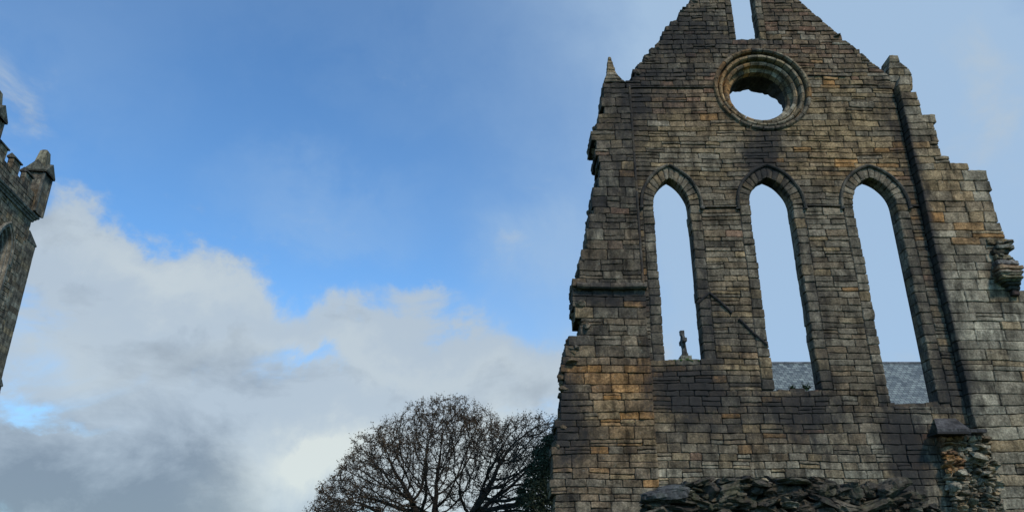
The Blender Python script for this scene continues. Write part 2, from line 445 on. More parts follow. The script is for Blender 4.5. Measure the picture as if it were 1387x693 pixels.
def voussoir_arch(mb, c, zs, a, ring, rise_out, yf, depths, rng, base, cb, stf, n=8, jag=None):
    w = a+ring; _, Ro, off, tho = arc_pts(c, zs, w, rise_out); Ri = Ro-ring
    for side in (1, -1):
        for k in range(n):
            col = pick_colour(rng, base, cb, c, zs+1)
            g = .007/Ri
            q = []
            for (frac, Rr) in ((k/n, 'i'), ((k+1)/n, 'i'), ((k+1)/n, 'o'), (k/n, 'o')):
                RR = Ri if Rr == 'i' else Ro
                th = math.acos(min(1, off/RR))*frac
                th += g if frac == k/n else -g
                q.append((c-side*(-off+RR*math.cos(th)), zs+RR*math.sin(th)))
            # order bottom-left.. as outer/inner depending on side
            if side == 1: quad = (q[3], q[0], q[1], q[2])
            else: quad = (q[0], q[3], q[2], q[1])
            y = yf
            for di, d in enumerate(depths):
                cut = 0
                if di == 0: stone_face(mb, quad, y-.012, d, col, stf, rng, .12, .022)
                else:
                    qq = quad
                    if jag and rng.random() < jag:
                        ii = (1, 2) if side == 1 else (0, 3); qq = list(quad); dd = rng.uniform(-.05, .09)
                        for t in ii: qq[t] = (qq[t][0]-side*dd, qq[t][1]+dd*.4)
                    deep_block(mb, qq, y, y+d, pick_colour(rng, base, cb, c, zs+1), stf, rng, .008)
                y += d+.012

def ring_core(mb, c, zs, a, ring, rise_out, z0, y0, y1):
    w = a+ring; _, Ro, off, tho = arc_pts(c, zs, w, rise_out); Ri = Ro-ring+.035; Rc = Ro+.07
    for side in (1, -1):
        pi_ = [(c-side*(a+.035), z0)]; po = [(c-side*(w+.07), z0)]
        for k in range(13):
            for RR, L_ in ((Ri, pi_), (Rc, po)):
                th = math.acos(min(1, off/RR))*k/12; L_.append((c-side*(-off+RR*math.cos(th)), zs+RR*math.sin(th)))
        vs = []
        for y in (y0, y1):
            for p, q in zip(pi_, po): vs += [(p[0], y, p[1]), (q[0], y, q[1])]
        n = len(pi_)*2; fs = []
        for k in range(len(pi_)-1):
            i = 2*k; fs += [(i, i+1, i+3, i+2), (n+i+2, n+i+3, n+i+1, n+i), (i, i+2, n+i+2, n+i), (i+1, n+i+1, n+i+3, i+3)]
        mb.add([(warp(x, z)[0], y, warp(x, z)[1]) for x, y, z in vs], fs, (.05, .045, .035), .3)

def jambs(mb, c, a, ring, z0, z1, yf, depths, rng, base, cb, stf):
    for side in (1, -1):
        v = z0
        while v < z1-.02:
            h = min(rng.uniform(.24, .42), z1-v)
            if z1-v-h < .1: h = z1-v
            xo, xi = c-side*(a+ring), c-side*a
            lo, hi = min(xo, xi), max(xo, xi)
            e = rng.uniform(-.012, .016)
            if side == 1: hi += e
            else: lo -= e
            quad = ((lo+.007, v+.007), (hi, v+.007), (hi, v+h-.007), (lo+.007, v+h-.007))
            y = yf
            for di, d in enumerate(depths):
                col = pick_colour(rng, base, cb, c, v)
                if di == 0: stone_face(mb, quad, y-.004, d, col, stf, rng, .12, .028)
                else: deep_block(mb, quad, y, y+d, col, stf, rng, .014)
                y += d+.012
            v += h

def sweep(mb, path, prof, yf, col, stf, closed=False, rng=random, capends=True, seg_cols=None):
    """sweep a profile (out-of-path n, depth y) along a 2-D path in the wall plane"""
    n = len(path); vs = []; st = []
    for i, (x, z) in enumerate(path):
        p0 = path[max(i-1, 0)]; p1 = path[min(i+1, n-1)]
        tx, tz = p1[0]-p0[0], p1[1]-p0[1]; l = math.hypot(tx, tz) or 1; nx, nz = -tz/l, tx/l
        for (o, y) in prof:
            X, Z = warp(x+nx*o, z+nz*o)
            vs.append((X, yf+y+rng.uniform(-.004, .004), Z)); st.append(stf(X, Z))
    m = len(prof); fs = []
    for i in range(n-1):
        for j in range(m-1): fs.append((i*m+j, i*m+j+1, (i+1)*m+j+1, (i+1)*m+j))
    if capends: fs.append(tuple(range(m))); fs.append(tuple((n-1)*m+j for j in reversed(range(m))))
    mb.add(vs, fs, col, st)

_ico = {}
def ico(sub):
    if sub not in _ico:
        import bmesh
        bm = bmesh.new(); bmesh.ops.create_icosphere(bm, subdivisions=sub, radius=1)
        _ico[sub] = ([v.co.copy() for v in bm.verts], [tuple(v.index for v in f.verts) for f in bm.faces]); bm.free()
    return _ico[sub]
def rock(mb, c, size, rng, col, st=0.0, sub=3, blocky=.55, rough=.22, stf=None):
    vs, fs = ico(sub); sd_ = rng.uniform(0, 100)
    rot = Matrix.Rotation(rng.uniform(-.35, .35), 3, 'Y') @ Matrix.Rotation(rng.uniform(-.5, .5), 3, 'Z') @ Matrix.Rotation(rng.uniform(-.3, .3), 3, 'X')
    out = []; cuts = [(Vector((rng.gauss(0, 1), rng.gauss(0, 1), rng.gauss(0, 1))).normalized(), rng.uniform(.55, .9)) for _ in range(7)]
    for p in vs:
        q = Vector([math.copysign(abs(t)**blocky, t) for t in p])
        for n_, d_ in cuts:
            k = q.dot(n_)
            if k > d_: q = q-n_*(k-d_)*.92
        q *= 1+rough*noise.noise(Vector(p)*1.6+Vector((sd_, 0, 0)))+.10*noise.noise(Vector(p)*4.5+Vector((0, sd_, 0)))+.07*noise.noise(Vector(p)*9+Vector((0, sd_, 0)))+(.04*noise.noise(Vector(p)*19+Vector((0, sd_, 0))) if sub > 3 else 0)
        q = rot @ Vector((q.x*size[0], q.y*size[1], q.z*size[2]))
        out.append((c[0]+q.x, c[1]+q.y, c[2]+q.z))
    mb.add(out, fs, col, st)

YW = 24.0
# regional stone colours (X, Z, radius X, radius Z, family, weight) read off the wall itself
def cb(px, py, rx, ry, key, amp, Y=YW):
    X, Z = W(px, py, Y); s = .0265
    return (X, Z, rx*s, ry*s, key, amp)
CB = [cb(835, 515, 60, 26, 'orange', 1.6), cb(850, 560, 45, 30, 'tan', 1.5), cb(860, 545, 25, 40, 'orange', 1.2), cb(800, 630, 50, 40, 'brown', 1.6), cb(830, 620, 60, 50, 'orange', .5),
      cb(850, 590, 40, 25, 'tan', 1.2), cb(1130, 150, 90, 60, 'tan', 1.7), cb(1150, 200, 90, 40, 'tan', 1.6), cb(1150, 215, 80, 22, 'orange', 1.0), cb(980, 160, 60, 30, 'orange', .45),
      cb(930, 130, 60, 30, 'red', 1.0), cb(1080, 50, 60, 45, 'red', .9), cb(1060, 20, 60, 60, 'brown', 1.2), cb(930, 190, 90, 30, 'tan', 1.0), cb(1080, 110, 60, 60, 'orange', .4), cb(960, 215, 80, 16, 'grey', 1.5),
      cb(920, 60, 60, 60, 'dark', 1.3), cb(850, 180, 40, 80, 'dark', 1.4), cb(830, 300, 45, 90, 'dark', .8), cb(840, 450, 50, 30, 'pale', .8), cb(1280, 280, 40, 35, 'orange', 1.6), cb(1300, 250, 50, 50, 'tan', 1.5),
      cb(1270, 260, 40, 60, 'tan', 1.0), cb(1330, 260, 28, 30, 'pale', 1.6), cb(1340, 400, 80, 80, 'pale', .9), cb(1340, 560, 90, 130, 'pale', 1.1), cb(1340, 600, 40, 20, 'tan', 1.2), cb(1180, 620, 90, 40, 'pale', .8), cb(1150, 520, 40, 50, 'brown', .8),
      cb(1000, 340, 60, 60, 'grey', 1.0), cb(1130, 380, 50, 90, 'grey', 1.2), cb(950, 650, 70, 25, 'pale', 1.5), cb(990, 615, 90, 25, 'tan', .6), cb(1030, 600, 40, 15, 'orange', .5), cb(930, 560, 60, 50, 'dark', .8), cb(1080, 650, 120, 30, 'pale', 1.0),
      cb(985, 400, 30, 30, 'tan', .5), cb(1280, 330, 60, 30, 'tan', .5), cb(920, 30, 50, 30, 'dark', 1.0), cb(1200, 130, 25, 60, 'dark', .5)]
BASE = dict(grey=.70, tan=.45, dark=.28, brown=.50, pale=.05, orange=.03, red=.05)
def sn(px, py, rx, ry, a, Y=YW):
    X, Z = W(px, py, Y); s = .0265
    return (X, Z, rx*s, ry*s, a)
ST = [sn(1030, 215, 30, 44, 1.15), sn(1045, 190, 18, 30, .5), sn(915, 60, 70, 60, .6), sn(850, 120, 50, 50, .55), sn(860, 200, 22, 120, .5), sn(1235, 230, 12, 150, .45), sn(1265, 400, 18, 180, .55), sn(1290, 530, 30, 40, .6),  # tallest two paint in the right corner's shade and soot
      sn(925, 525, 50, 36, 1.1), sn(960, 580, 50, 60, .45), sn(1080, 550, 55, 34, .9), sn(1100, 600, 50, 50, .4), sn(1225, 590, 34, 60, 1.0), sn(1235, 650, 24, 60, .6), sn(820, 402, 60, 16, 1.0), sn(800, 470, 40, 30, .35),
      sn(770, 580, 24, 60, .85), sn(760, 500, 14, 100, .5), sn(1070, 130, 20, 50, .3), sn(970, 30, 90, 50, .45), sn(1070, 10, 60, 40, .35), sn(820, 250, 40, 120, .4), sn(905, 320, 22, 50, .1), sn(955, 400, 14, 90, .45), sn(985, 440, 36, 40, .5),
      sn(1165, 80, 60, 30, .4), sn(880, 430, 14, 80, .45), sn(1110, 400, 14, 130, .45), sn(1000, 670, 160, 10, .2), sn(1200, 160, 20, 60, .45), sn(900, 100, 120, 10, .35), sn(1030, 60, 90, 10, .45), sn(900, 140, 40, 30, .4), sn(820, 600, 40, 30, .3), sn(1000, 250, 20, 30, .3)]
STF = lambda a, b: stain_at(ST, a, b)

# windows of the gable: centre, half opening, sill z
WIN = [(5.54, .63, W(920, 489)[1]), (9.015, .735, W(1070, 527)[1]), (12.625, .745, W(1230, 545)[1])]
ZS = 13.42; RING = .38; RISE = 1.50; DEP = (.25, .26)
def win_poly(c, w, sill, zs, rise):
    pts, *_ = arc_pts(c, zs, w, rise); return [(c-w, sill)]+pts+[(c+w, sill)]

gable = thing('ruined_gable', 'tall ruined sandstone abbey gable with three lancet openings and a round window', 'ruined wall', (9.0, YW, 0))
rng = random.Random(7)

# --- the gable wall itself
outer = [(4.33, 0), (14.22, 0), (14.14, 18.72), (9.30, 24.75), (9.04, 25.1), (8.7, 24.75), (4.27, 18.47)]
holes = [win_poly(c, a+RING, s, ZS, RISE) for c, a, s in WIN]
OC = (9.30, 18.20)
holes.append([(OC[0]+1.745*math.cos(t*math.pi/24), OC[1]+1.745*math.sin(t*math.pi/24)) for t in range(48)])
LC, LA, LS = 9.045, .455, W(1007, 53.5)[1]
holes.append(win_poly(LC, LA+.26, LS, 23.0, .95))
def rag_gable(u, v):
    if v > 18.3 and abs(u-LC) > .9:
        e = 4.27+(v-18.47)/1.388
        if u < e+.4: return .12
        return 0
    return 0
mb = MB()
masonry(mb, [outer]+holes, 0, 3.0, (.3, .4), (.5, .9), YW, .75, rng, BASE, CB, ST, None, cell=.4)
masonry(mb, [outer]+holes, 3.0, 6.9, (.20, .35), (.34, .68), YW, .75, rng, BASE, CB, ST, None, split=.15, lump=.018)
masonry(mb, [outer]+holes, 6.9, 13.30, (.14, .27), (.45, 1.0), YW, .75, rng, BASE, CB, ST, None)
masonry(mb, [outer]+holes, 13.42, 18.35, (.15, .28), (.45, 1.05), YW, .75, rng, BASE, CB, ST, None)
masonry(mb, [outer]+holes, 18.35, 25.1, (.16, .27), (.30, .65), YW, .75, rng, BASE, CB, ST, rag_gable, lump=.02)
for k in range(150):
    t = rng.random(); left = k % 3 != 0
    z = 18.5+t*5.5
    u = (4.27+(z-18.47)/1.388) if left else (14.13-(z-18.72)/1.247)
    if abs(u-LC) < .8: continue
    rock(mb, (u+(.06 if left else -.10)+rng.uniform(-.08, .06), YW+rng.uniform(.1, .6), z+rng.uniform(-.08, .02)), (rng.uniform(.12, .24), rng.uniform(.12, .22), rng.uniform(.06, .12)), rng, pick_colour(rng, dict(dark=1, grey=.5, brown=.5), (), u, z), .4, 2)
wall = mb.build('wall', M_STONE, gable)

# --- lancet surrounds
HOOD = [(-.005, .03), (-.01, -.07), (.03, -.105), (.075, -.10), (.10, -.05), (.105, .03)]
for i, (c, a, s) in enumerate(WIN):
    mb = MB()
    stw = lambda x, z: STF(x, z)+.12
    voussoir_arch(mb, c, ZS, a, RING, RISE, YW, DEP, rng, dict(grey=1, dark=.25, tan=.25, brown=.2), (), stw, 8, jag=.25 if i == 1 else 0)
    jambs(mb, c, a, RING, s-.02, ZS-.004, YW, DEP, rng, dict(grey=1, dark=.3, tan=.12, brown=.3), (), stw)
    ring_core(mb, c, ZS, a, RING, RISE, s-.02, YW+.035+i*.001, YW+.62)
    # worn sill: uneven stones between the jambs
    x = c-a-RING
    while x < c+a+RING-.05:
        x2 = min(x+rng.uniform(.22, .5), c+a+RING)
        top = s+rng.uniform(-.03, .05)
        deep_block(mb, ((x+.008, s-.12), (x2-.008, s-.12), (x2-.008, top), (x+.008, top+rng.uniform(-.03, .03))), YW+.03, YW+.74, pick_colour(rng, BASE, (), c, s), lambda u, v: .7, rng, .02)
        x = x2
    o = mb.build('window_surround', M_STONE, gable)
    pts, *_ = arc_pts(c, ZS, a+RING, RISE, 18)
    pts = [(pts[0][0], ZS-.13)]+pts+[(pts[-1][0], ZS-.13)]
    mh = MB()
    # the hood is laid in short lengths
    k = 0
    while k < len(pts)-1:
        k2 = min(k+rng.choice((3, 4)), len(pts)-1)
        sweep(mh, pts[k:k2+1], HOOD, YW, pick_colour(rng, dict(grey=1, dark=.8), (), c, ZS), lambda x, z: STF(x, z)+.35, rng=rng)
        k = k2
    for sx in (-1, 1):   # label stops
        rock(mh, (c+sx*(a+RING+.05), YW-.03, ZS-.14), (.085, .09, .07), rng, (.12, .11, .09), .5, 2)
    h = mh.build('hood_mould', M_STONE, o, offset=(9.0, YW, 0))

# --- string course at the springing and thin weatherings above
mb = MB()
def string(x0, x1, z, d=.06, t=.075):
    x = x0; mb = MB()
    while x < x1-.02:
        x2 = min(x+rng.uniform(.5, 1.1), x1)
        if x1-x2 < .2: x2 = x1
        sweep(mb, [(x+.004, z+rng.uniform(-.006, .006)), (x2-.004, z)], [(t*.5+.03, .03), (t*.5, -d*.5), (t*.1, -d), (-t*.3, -d), (-t*.5, .03)], YW, pick_colour(rng, dict(grey=1, dark=1), (), x, z), lambda u, v: STF(u, v)+.3, rng=rng)
        x = x2
    mb.build('string_course', M_STONE, gable)
xs = [4.36]+[q for c, a, s in WIN for q in (c-a-RING-.10, c+a+RING+.10)]+[14.12]
for i in range(0, 8, 2): string(xs[i], xs[i+1], 13.36)
string(4.45, 7.5, W(900, 118)[1], .05, .06); string(11.1, 12.5, W(1125, 103)[1], .05, .06)

# --- round window: concentric mouldings cut into wedge stones
mb = MB()
prof = [(1.81, .05), (1.80, -.04), (1.76, -.085), (1.70, -.09), (1.65, -.04), (1.645, .14), (1.60, .17), (1.575, .06), (1.53, .02), (1.47, .03), (1.44, .10), (1.435, .28), (1.39, .30), (1.365, .20), (1.30, .17), (1.235, .22), (1.23, .40), (1.15, .42), (1.085, .46), (1.08, .72)]
nseg = 26
obase = dict(grey=1, tan=1.0, orange=.1, pale=.5)
for k in range(nseg):
    t0, t1 = 2*math.pi*k/nseg, 2*math.pi*(k+1)/nseg; tm = (t0+t1)/2
    lw = max(0, -math.cos(tm)-.1)*max(0, .5+math.sin(tm)+.3)
    bs = dict(obase); bs['orange'] = .1+4*lw; bs['tan'] = .8+2*lw
    # three rings of wedges
    for (a0, a1, sh) in ((0, 6, 0), (6, 12, .5), (12, 20, .25)):
        col = pick_colour(rng, bs, (), 0, 0)
        tt0, tt1 = t0+sh*(t1-t0), t1+sh*(t1-t0); g = .013/1.4
        sub = 4; vs = []; st = []
        pr = prof[max(a0-1, 0):a1]
        for j in range(sub+1):
            th = tt0+g+(tt1-tt0-2*g)*j/sub
            for (r, y) in pr:
                rr = r+rng.uniform(-.006, .006)
                X, Z = warp(OC[0]+rr*math.cos(th), OC[1]+rr*math.sin(th))
                vs.append((X, YW+y+rng.uniform(-.005, .005), Z)); st.append(STF(X, Z)*.6+(.30 if r > 1.62 else 0))
        m = len(pr)
        mb.add(vs, [(j*m+i, (j+1)*m+i, (j+1)*m+i+1, j*m+i+1) for j in range(sub) for i in range(m-1)], col, st)
# rough inner barrel (rubble backing) with a torn rear edge
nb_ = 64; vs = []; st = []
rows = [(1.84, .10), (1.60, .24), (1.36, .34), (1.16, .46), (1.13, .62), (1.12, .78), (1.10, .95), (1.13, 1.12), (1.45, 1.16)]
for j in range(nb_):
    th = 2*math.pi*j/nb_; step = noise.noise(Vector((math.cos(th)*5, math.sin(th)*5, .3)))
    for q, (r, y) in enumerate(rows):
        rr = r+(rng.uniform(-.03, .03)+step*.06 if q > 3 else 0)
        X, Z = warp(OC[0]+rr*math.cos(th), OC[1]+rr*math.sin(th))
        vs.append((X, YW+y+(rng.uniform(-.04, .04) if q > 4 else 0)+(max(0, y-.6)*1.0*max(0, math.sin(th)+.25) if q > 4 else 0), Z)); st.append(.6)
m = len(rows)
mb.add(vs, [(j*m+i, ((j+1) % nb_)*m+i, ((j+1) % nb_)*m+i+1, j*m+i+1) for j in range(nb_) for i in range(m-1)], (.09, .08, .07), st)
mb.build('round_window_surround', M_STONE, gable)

# --- small lancet at the top of the gable
mb = MB()
voussoir_arch(mb, LC, 23.0, LA, .26, .95, YW, DEP, rng, BASE, (), STF, 6)
jambs(mb, LC, LA, .26, LS, 22.99, YW, DEP, rng, dict(grey=1, tan=.5, brown=.5, dark=.5), (), STF)
x = LC-LA-.26
while x < LC+LA+.2:
    x2 = min(x+rng.uniform(.15, .3), LC+LA+.26)
    deep_block(mb, ((x+.006, LS-.1), (x2-.006, LS-.1), (x2-.006, LS+rng.uniform(-.02, .07)), (x+.006, LS+rng.uniform(-.02, .05))), YW+.02, YW+.7, (.15, .14, .11), STF, rng, .01)
    x = x2
tag(mb.build('window_surround', M_STONE, gable), 'narrow lancet surround above the round window')

# --- old roof crease on the pier between left and middle lancets: two raking strips of stone
mb = MB()
def strip(p, q, t=.07, d=.07):
    (x0, z0), (x1, z1) = W(*p), W(*q)
    n = max(2, int(math.hypot(x1-x0, z1-z0)/.45))
    for i in range(n):
        a_, b_ = i/n, (i+.97)/n
        sweep(mb, [(x0+(x1-x0)*a_, z0+(z1-z0)*a_), (x0+(x1-x0)*b_, z0+(z1-z0)*b_)], [(t/2, .02), (t/2, -d*.6), (.0, -d), (-t/2, -d*.8), (-t/2, .02)], YW, (.06, .055, .05), lambda u, v: 1.0, rng=rng)  # shadow line under the strips is put into their dark colour
strip((944, 411), (961, 397)); strip((961, 397), (992, 424)); strip((1001, 432), (1040, 468))
mb.build('roof_crease', M_STONE, gable)

# --- left torn pier
sil = [(850, 108), (848, 116), (838, 112), (817, 112), (816, 150), (811, 158), (804, 172), (804, 192), (807, 200), (811, 222), (807, 245), (803, 262), (802, 280), (798, 292), (797, 318), (792, 332), (786, 352), (782, 372), (778, 385), (778, 410),
       (781, 418), (784, 425), (785, 448), (782, 453), (768, 460), (767, 474), (764, 482), (763, 490), (759, 500), (761, 515), (758, 532), (758, 560), (755, 575), (751, 605), (749, 650), (745, 700), (738, 760)]
def rag_left(u, v):
    return .11 if u < 4.0 else 0
YL = YW-.17
up = [W(x, y, YL) for x, y in sil if y <= 388]; seam_u = 4.31
polyU = [(seam_u, W(0, 112, YL)[1]), ] + up[1:] + [(seam_u, W(0, 388, YL)[1])]
LSY = YW-.045
low = [W(x, y, LSY) for x, y in sil if y >= 385]
zt = low[0][1]
seam = [W(x, y, LSY) for x, y in ((886, 560), (882, 490), (878, 450), (874, 385))]
low_end = (low[-1][0]-.05, 0)
polyL = low+[low_end, (4.36, 0), (4.36, 3.3)]+[W(893, 640, LSY), W(889, 600, LSY)]+seam
mbp = MB()
LB = dict(grey=.7, dark=.55, brown=.5, tan=.2, pale=.05, orange=.04, red=.1)
ST_L = [(u, v, a, b, k) for (u, v, a, b, k) in ST]
ST_L.append((2.5, 14.5, .9, 3.5, .35))
masonry(mbp, [polyU], polyU[-1][1], polyU[0][1], (.24, .42), (.35, .75), YL, 1.5, rng, LB, CB, ST_L, rag_left, split=.25, lump=.025)
masonry(mbp, [polyL], 0, 3.0, (.3, .4), (.5, .9), LSY, 1.5, rng, LB, CB, ST_L, rag_left, cell=.4)
masonry(mbp, [polyL], 3.0, zt-.01, (.20, .42), (.38, .85), LSY, 1.5, rng, LB, CB, ST_L, rag_left, split=.3, lump=.028)
# torn core stones along the ragged edge
for (x, y) in sil[5:36]:
    for q in range(7):
        X, Z = W(x+rng.uniform(2, 10), y+rng.uniform(-9, 9), YL)
        rock(mbp, (X+rng.uniform(0, .12), YL+rng.uniform(.15, 1.3), Z), (rng.uniform(.09, .24), rng.uniform(.12, .25), rng.uniform(.08, .15)), rng, pick_colour(rng, LB, CB, X, Z), .35, 2)
pl = mbp.build('pier', M_STONE, gable); tag(pl, 'ragged torn pier at the left edge of the gable')
# ledge between upper and lower left pier
mb = MB(); z = polyU[-1][1]
x = W(780, 388)[0]
while x < 4.42:
    x2 = min(x+rng.uniform(.35, .7), 4.45)
    sweep(mb, [(x+.006, z), (x2-.006, z+rng.uniform(-.01, .01))], [(.16, -.15), (.05, -.235+rng.uniform(-.02, .03)), (-.02, -.24), (-.07, -.18), (-.10, .02)], YW, pick_colour(rng, dict(dark=.6, grey=.7, brown=.4), (), x, z), lambda u, v: .6, rng=rng)
    x = x2
mb.build('ledge', M_STONE, gable)
# corner roll moulding
mb = MB(); zz = polyU[-1][1]+.1
while zz < 18.2:
    z2 = min(zz+rng.uniform(.4, .9), 18.25)
    n = 9; vs = []; st = []
    for z in (zz, z2-.01):
        for k in range(n):
            t = math.pi*k/(n-1); vs.append((4.34+.05*math.cos(t)+rng.uniform(-.006, .006), YL+.05-.06*math.sin(t), z)); st.append(.75)
    mb.add(vs, [(k, k+1, n+k+1, n+k) for k in range(n-1)]+[tuple(range(n-1, -1, -1)), tuple(range(n, 2*n))], pick_colour(rng, LB, (), 4.3, zz), st)
    zz = z2
mb.build('corner_shaft', M_STONE, gable)
# rear return of the pier that shows as a thin grey strip beyond its edge
mb = MB()
masonry(mb, [[W(740, 760, 25.9), W(749, 700, 25.9), W(753, 597, 25.9), W(775, 597, 25.9), W(775, 700, 25.9), W(768, 760, 25.9)]], W(740, 758, 25.9)[1], W(753, 597, 25.9)[1], (.4, .6), (.6, 1), 25.9, .5, rng, dict(grey=1, pale=.3), (), (), None)
mb.build('rear_return', M_STONE, gable)

# --- pinnacle stump, left
def pinnacle(mb, outline, Y, T, rng, base, st):
    masonry(mb, [outline], min(p[1] for p in outline), max(p[1] for p in outline), (.22, .34), (.3, .5), Y, T, rng, base, (), st, None, split=0, cell=.12, lump=.02)
mb = MB()
o1 = [W(x, y, YL) for x, y in ((817, 113), (818, 104), (821, 97), (822, 84), (823.5, 77), (826, 76.5), (829, 78), (831, 90), (834, 100), (838, 103), (842, 109), (842, 112), (847, 113))]
o1b = [(817, 114, 847), (817.5, 110, 842), (819.5, 105, 838), (821, 100, 834), (821.5, 95, 833), (822, 90, 832), (822.5, 85, 830.5), (823.3, 80, 829.6), (824.5, 75, 827.8)]
for (la, lb) in zip(o1b[:-1], o1b[1:]):
    a0 = W(la[0], la[1], YL+.2); a1 = W(la[2], la[1], YL+.2); b0 = W(lb[0], lb[1], YL+.2); b1 = W(lb[2], lb[1], YL+.2)
    wd = (a1[0]-a0[0])*.5
    stone_face(mb, ((a0[0], a0[1]), (a1[0], a1[1]), (b1[0], b1[1]-.006), (b0[0], b0[1]-.006)), YL+.05+.3-min(.3, wd), min(.7, 2*wd), pick_colour(rng, dict(grey=1, tan=.6, dark=.3), (), 0, 0), lambda u, v: .2, rng, .08, .03, .02)
# faces of the spirelet turned a little proud
tag(mb.build('pinnacle', M_STONE, gable), 'slender pointed pinnacle stump')
# --- right pinnacle and right mass
YR = YW-.30
edge = [(1217, 110), (1219, 103), (1232, 103), (1236, 122), (1243, 127), (1245, 141), (1248, 153), (1259, 154), (1268, 161), (1268, 176), (1273, 192), (1276, 212), (1284, 213), (1290, 221), (1312, 226), (1335, 229),
        (1340, 243), (1352, 290), (1361, 322), (1368, 345), (1376, 372), (1384, 392), (1400, 396), (1470, 402)]
er = [W(x, y, YR) for x, y in edge]
zl = W(0, 588, YR)[1]
xl = 14.19
mb = MB()
pinnacle(mb, [W(x, y, YW+.1) for x, y in ((1204, 122), (1203, 108), (1202.5, 90), (1203, 75), (1215, 75), (1218, 84), (1220, 91), (1229, 91.5), (1230, 97), (1235, 98), (1236, 112), (1236, 122))], YW+.05, .8, rng, dict(grey=1, tan=.9, pale=.4), [(13.9, 18.8, 1, .4, .2)])
tag(mb.build('pinnacle', M_STONE, gable), 'broken square pinnacle stump')
polyR = er+[(er[-1][0], 0), W(1360, 693, YR), W(1349, 650, YR), W(1337, 590, YR), (xl, zl+.02), (xl, er[0][1]-.05)]
polyR[len(er)+0] = (er[-1][0], 0.0)
polyR.insert(len(er)+1, (W(1360, 693, YR)[0], 0.0))
def rag_right(u, v):
    if u < 14.6: return 0
    return .05
RB = dict(grey=1.1, tan=.35, brown=.25, pale=.3, dark=.12, orange=.03)
# shade and soot of the left-facing corner side, painted in as stain
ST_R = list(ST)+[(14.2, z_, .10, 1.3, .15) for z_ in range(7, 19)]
mbr = MB()
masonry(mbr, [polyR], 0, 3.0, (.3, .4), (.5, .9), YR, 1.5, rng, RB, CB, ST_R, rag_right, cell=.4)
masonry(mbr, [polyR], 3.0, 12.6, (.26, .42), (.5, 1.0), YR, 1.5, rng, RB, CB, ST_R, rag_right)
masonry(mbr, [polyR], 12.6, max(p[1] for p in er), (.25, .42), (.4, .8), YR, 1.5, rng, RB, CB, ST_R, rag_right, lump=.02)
tag(mbr.build('pier', M_STONE, gable), 'broad stepped pier at the right edge of the gable')

# sloped ledge at the foot of the corner
mb = MB()
Yl = 23.30
(xa, za), (xb, zb) = W(1270, 583, Yl), W(1337, 583, Yl)
(xc, zc_), _ = W(1262, 560, 23.95), 0
x = xa
for x0_, x1_, bk in ((xa, xa+.62, .34), (xa+.63, xb-.50, .0)):
    vs = [(x0_, Yl, zb-.02), (x1_, Yl, zb-.02), (x1_, Yl, zb+.06), (x0_, Yl, zb+.06), (x0_+bk, 23.99, zb-.02), (x1_+.02, 23.99, zb-.02), (x1_+.02, 23.99, zb+.50), (x0_+bk, 23.99, zb+.50)]
    mb.add(vs, [(0, 1, 2, 3), (3, 2, 6, 7), (1, 0, 4, 5), (0, 3, 7, 4), (1, 5, 6, 2), (4, 7, 6, 5)], (.11, .105, .10), .5)
mb.box(xb-.50, xb, Yl-.01, 23.55, zb-.035, zb+.055, (.10, .095, .09), .6, .008, rng)
mb.box(xa-.03, xb-.51, Yl-.03, 23.9, zb-.09, zb-.023, (.06, .055, .05), .9, .006, rng)
tag(mb.build('ledge', M_STONE, gable), 'dark sloped ledge over a patch of exposed rubble')
# exposed rubble core under it
mb = MB(); rr2 = random.Random(21)
(x0, _z), (x1, _z1) = W(1276, 600, YR), W(1342, 600, YR)
mb.box(x0+.05, x1+.7, YW-.12, YW+.6, 0, zb-.05, (.10, .09, .07), .3)
z = 2.6
while z < zb-.1:
    h = rr2.uniform(.07, .17); f = 0
    dx = (5.6-z)*.0
    x = x0-.02
    while x < x1-.04:
        w = rr2.uniform(.10, .34)
        top = z > zb-.7
        base = dict(pale=1.6, grey=.6, tan=.9, brown=.3)
        if x < x0+.45 and z > zb-1.2: base = dict(orange=.5, red=.6, tan=.5, brown=.6)
        c = pick_colour(rr2, base, (), x, z)
        rock(mb, (x+w/2, YW-.20+rr2.uniform(-.08, .12), z+h/2), (w*.60, .2, h*.60), rr2, c, .0 if not top else .3, 3, rough=.35)
        x += w
    z += h
# a few long slabs standing proud
for (px, py, w, h) in ((1325, 618, .46, .12), (1300, 640, .28, .13), (1335, 641, .26, .09), (1338, 671, .28, .07), (1293, 660, .22, .2), (1328, 604, .4, .07), (1318, 680, .25, .09)):
    X, Z = W(px, py, 23.6); rock(mb, (X, 23.55, Z), (w*.5, .2, h*.8), rr2, (.31, .27, .19), .1, 3, blocky=.42, rough=.16)
mb.build('rubble_core', M_STONE, gable)
# broken springer with worn mouldings on the right edge
mb = MB(); r3 = random.Random(5)
for (x0, x1, y0, y1, pr, c_) in ((1340, 1366, 322, 330, .10, 'tan'), (1352, 1374, 331, 337, .22, 'grey'), (1346, 1366, 338, 344, .16, 'dark'), (1350, 1369, 345, 351, .2, 'grey'), (1352, 1380, 352, 358, .30, 'pale'),
                                 (1354, 1386, 359, 364, .42, 'tan'), (1356, 1387, 365, 368.5, .50, 'grey'), (1357, 1384, 369, 372, .44, 'pale'), (1358, 1387, 372.5, 376, .50, 'grey'), (1360, 1384, 376.5, 380, .40, 'grey'), (1364, 1383, 380.5, 385, .30, 'dark'),
                                 (1368, 1382, 385.5, 391, .22, 'dark'), (1372, 1380, 391.5, 399, .14, 'dark')):
    y_ = YR-pr
    a_, b_ = W(x0, y1, y_), W(x1, y0, y_)
    c = tuple(t*r3.uniform(.8, 1.1) for t in PAL[c_])
    stone_face(mb, ((a_[0], a_[1]), (b_[0], a_[1]), (b_[0], b_[1]), (a_[0], b_[1])), y_, pr+.5, c, lambda u, v: .3, r3, .07, .03, .03)
